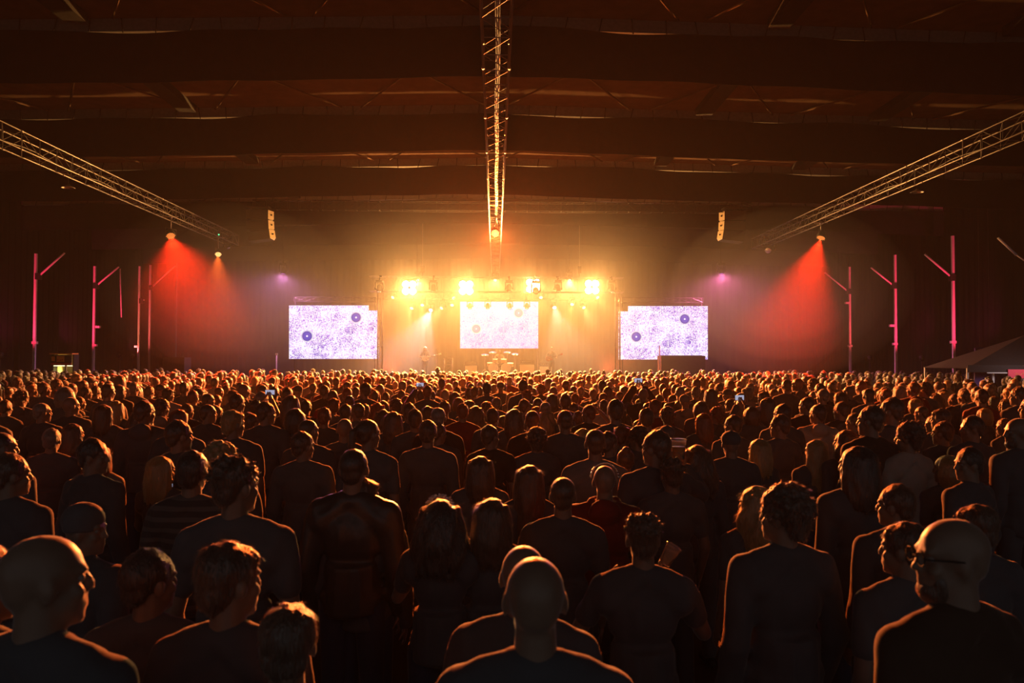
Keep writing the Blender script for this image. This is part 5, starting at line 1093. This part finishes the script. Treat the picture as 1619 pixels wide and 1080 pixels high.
# ------------------------------------------------------------------ cups and phones held in the crowd
def cup(pos, tilt, label, beer, s=1.0):
    t = empty('plastic_cup', pos, 0, label, 'cup', 'plastic cups'); t.rotation_euler = tilt; t.scale = (s, s, s)
    mb = MB(); mb.lathe([(.001, 0), (.032, 0), (.033, .002), (.046, .118), (.049, .12), (.047, .122), (.0445, .118), (.0315, .004), (.001, .004)], n=24); mb.build('cup', M['plastic'], t)
    if beer: mb = MB(); mb.lathe([(.001, .006), (.031, .006), (.040, .075), (.001, .075)], n=24); mb.build('drink', M['beer'], t)
    mb = MB(); mb.lathe([(.046, .116), (.050, .118), (.050, .122), (.046, .124)], n=24); mb.build('rim', M['plastic'], t)
def hand(key, pose, side='R', lift=.09):
    p = HAND[key][0]; a, e, h = [Vector(v) for v in POSE[pose][side]]; q = h + (h - e).normalized() * lift
    q = Vector((q.x * p.scale.x, q.y * p.scale.y, q.z * p.scale.z)); c, s_ = math.cos(p.rotation_euler.z), math.sin(p.rotation_euler.z)
    return Vector((q.x * c - q.y * s_, q.x * s_ + q.y * c, q.z)) + p.location
cup(hand((1016, 805), 'sip') + Vector((.01, .03, .03)), (R(8), R(28), 0), 'tilted clear plastic cup held by the tousled man', False, .8)
cup(hand((1036, 680), 'toast') + Vector((0, .03, -.02)), (R(3), 0, 0), 'upright cup of beer raised right of the man in a dark jacket', True, 1.25)
cup(hand((697, 788), 'sip') + Vector((0, .03, -.03)), (R(20), R(30), 0), 'small amber cup beside the woman with the glittering headband', True, .7)
def phone(pos, yaw, label, lit=True):
    t = empty('phone', pos, yaw, label, 'phone', 'lit phones'); mb = MB(); mb.box((0, 0, 0), (.075, .009, .15)); mb.build('case', M['black'], t)
    mb = MB(); mb.box((0, -.006, 0), (.066, .002, .138)); mb.build('screen', M['phone_glow'], t); return t
q_ = phone(hand((258, 720), 'sip', 'R', .12), R(-50), 'small lit phone beside the blond woman at the left')
for px, py, Y, lb in ((393, 623, 12.5, 'lit phone in the left crowd held low'), (672, 614, 15, 'tiny lit phone among the orange crowd left of centre'), (1173, 644, 9.0, 'phone held up in the crowd right of centre'), (1037, 605, 18, 'raised lit phone in the distant crowd right of centre')):
    o = PHONE[px]; sc = o.scale.y; a = o.rotation_euler.z
    v = Vector((0, .40 * sc, 1.86 * sc)); q = Vector((-v.y * math.sin(a), v.y * math.cos(a), v.z)) + o.location
    q_ = phone(q, a, lb); q_.rotation_euler = (R(-10), R(90), a)

# ------------------------------------------------------------------ big washes and haze
for px, py, Y, tg, col, pw, an in ((660, 440, 45.5, (-4, 40, 1), (1, .36, .09), P_WASH * 2.0, 100), (900, 440, 45.5, (4, 40, 1), (1, .42, .11), P_WASH * 2.0, 100), (783, 440, 45.5, (0, 40, 1), (1, .34, .08), P_WASH * 1.6, 110)):
    p = at(px, py, Y); t = moving_head(p, (Vector(tg) - p), 'amber wash light over the stage, ' + ('left' if px < 700 else 'right' if px > 850 else 'middle'), 'amber wash lights over the stage', M['e_warm'], pw, col, an, hook=(45.5, zr(p.x) - .1))
for px, tg in ((620, (-7.5, 42, .8)), (960, (8, 42, .8))):
    p = at(px, 590, 43.5); t = empty('floor_wash_light', (p.x, 43.5, ZS), 0, 'red floor wash light on the %s side of the stage' % ('left' if px < 783 else 'right'), 'lamp', 'red floor washes')
    mb = MB(); mb.box((0, 0, .12), (.4, .22, .22)); mb.build('housing', M['black'], t); mb = MB(); mb.box((0, -.115, .12), (.34, .02, .16)); mb.build('lens', M['e_red'], t)
    L = lamp('SPOT', (0, -.3, .3), 1800, (1, .14, .04), (0, -3, 2.2), .1, 110, .8, name='beam'); L.parent = t
for px, py, nm, col, pw in ((448, 428, 'left', (.62, .20, .50), 2200), (1140, 428, 'right', (.95, .16, .42), 2800)):
    p = at(px, py, 39.5); t = moving_head(p, (0, -.3, -1), 'dim violet wash light above the %s screen' % nm, 'violet wash lights above the side screens', M['e_violet'], pw, col, 160, 1.0)
    mb = MB(); mb.tube((0, 0, .5), (0, 0, zr(p.x) - .35 - p.z), .012, n=5); mb.build('hanging_wire', M['black'], t)
for x, y, z, rx, ry, rz, dn, nm in ((pr.x - 1.9, pr.y - 1.2, 4.9, 4.6, 4.0, 3.3, .0042, 'drifting smoke lit red under the right truss'), (pl.x + 2.6, pl.y - .8, 5.0, 4.8, 4.0, 3.2, .0026, 'drifting smoke lit red under the left truss')):
    RSM = (x, y, z, rx, ry, rz, dn, nm); SMOKE.append(RSM)
def haze(name, m, label):
    return tag(m, label, 'haze', None, 'stuff')
def vol(name, dens, g=.35, noise_s=None):
    m = bpy.data.materials.new(name); m.use_nodes = True; nt = m.node_tree; nt.nodes.remove(nt.nodes['Principled BSDF'])
    v = nt.nodes.new('ShaderNodeVolumeScatter'); v.inputs['Density'].default_value = dens; v.inputs['Anisotropy'].default_value = g; v.inputs['Color'].default_value = (1, 1, 1, 1)
    nt.links.new(v.outputs[0], nt.nodes['Material Output'].inputs['Volume']); return m
mb = MB(); mb.box((-.35, 24, 5.0), (43.4, 59.0, 9.9)); haze('haze', mb.build('haze', vol('hall_haze', HAZE_HALL)), 'thin smoke haze filling the hall')
for k, (rx, ry, rz) in enumerate(((8.2, 5.0, 3.5), (10.5, 6.6, 4.3), (13.5, 8.0, 4.9), (20.0, 13.0, 7.4))):
    mb = MB(); mb.ell((0, 0, 0), (rx, ry, rz), 40); haze('haze', mb.build('haze', vol('stage_haze', HAZE_STAGE * (.24, .38, .55, 1.15)[k]), None, (0.2, 43.8, (4.9, 5.05, 5.15, 5.3)[k])), ('dense smoke core over the stage', 'smoke bank around the stage', 'thin smoke veil between the two side screens', 'widest faint smoke reaching past the side screens')[k])

for x, y, z, rx, ry, rz, dn, nm in SMOKE:
    for f, pre in ((1.0, 'thin outer '), (.8, 'middle part of the '), (.58, 'dense heart of the ')):
        mb = MB(); mb.ell((0, 0, 0), (rx * f, ry * f, rz * f), 36); haze('haze', mb.build('haze', vol('drifting_smoke', dn), None, (x, y, z)), pre + nm)
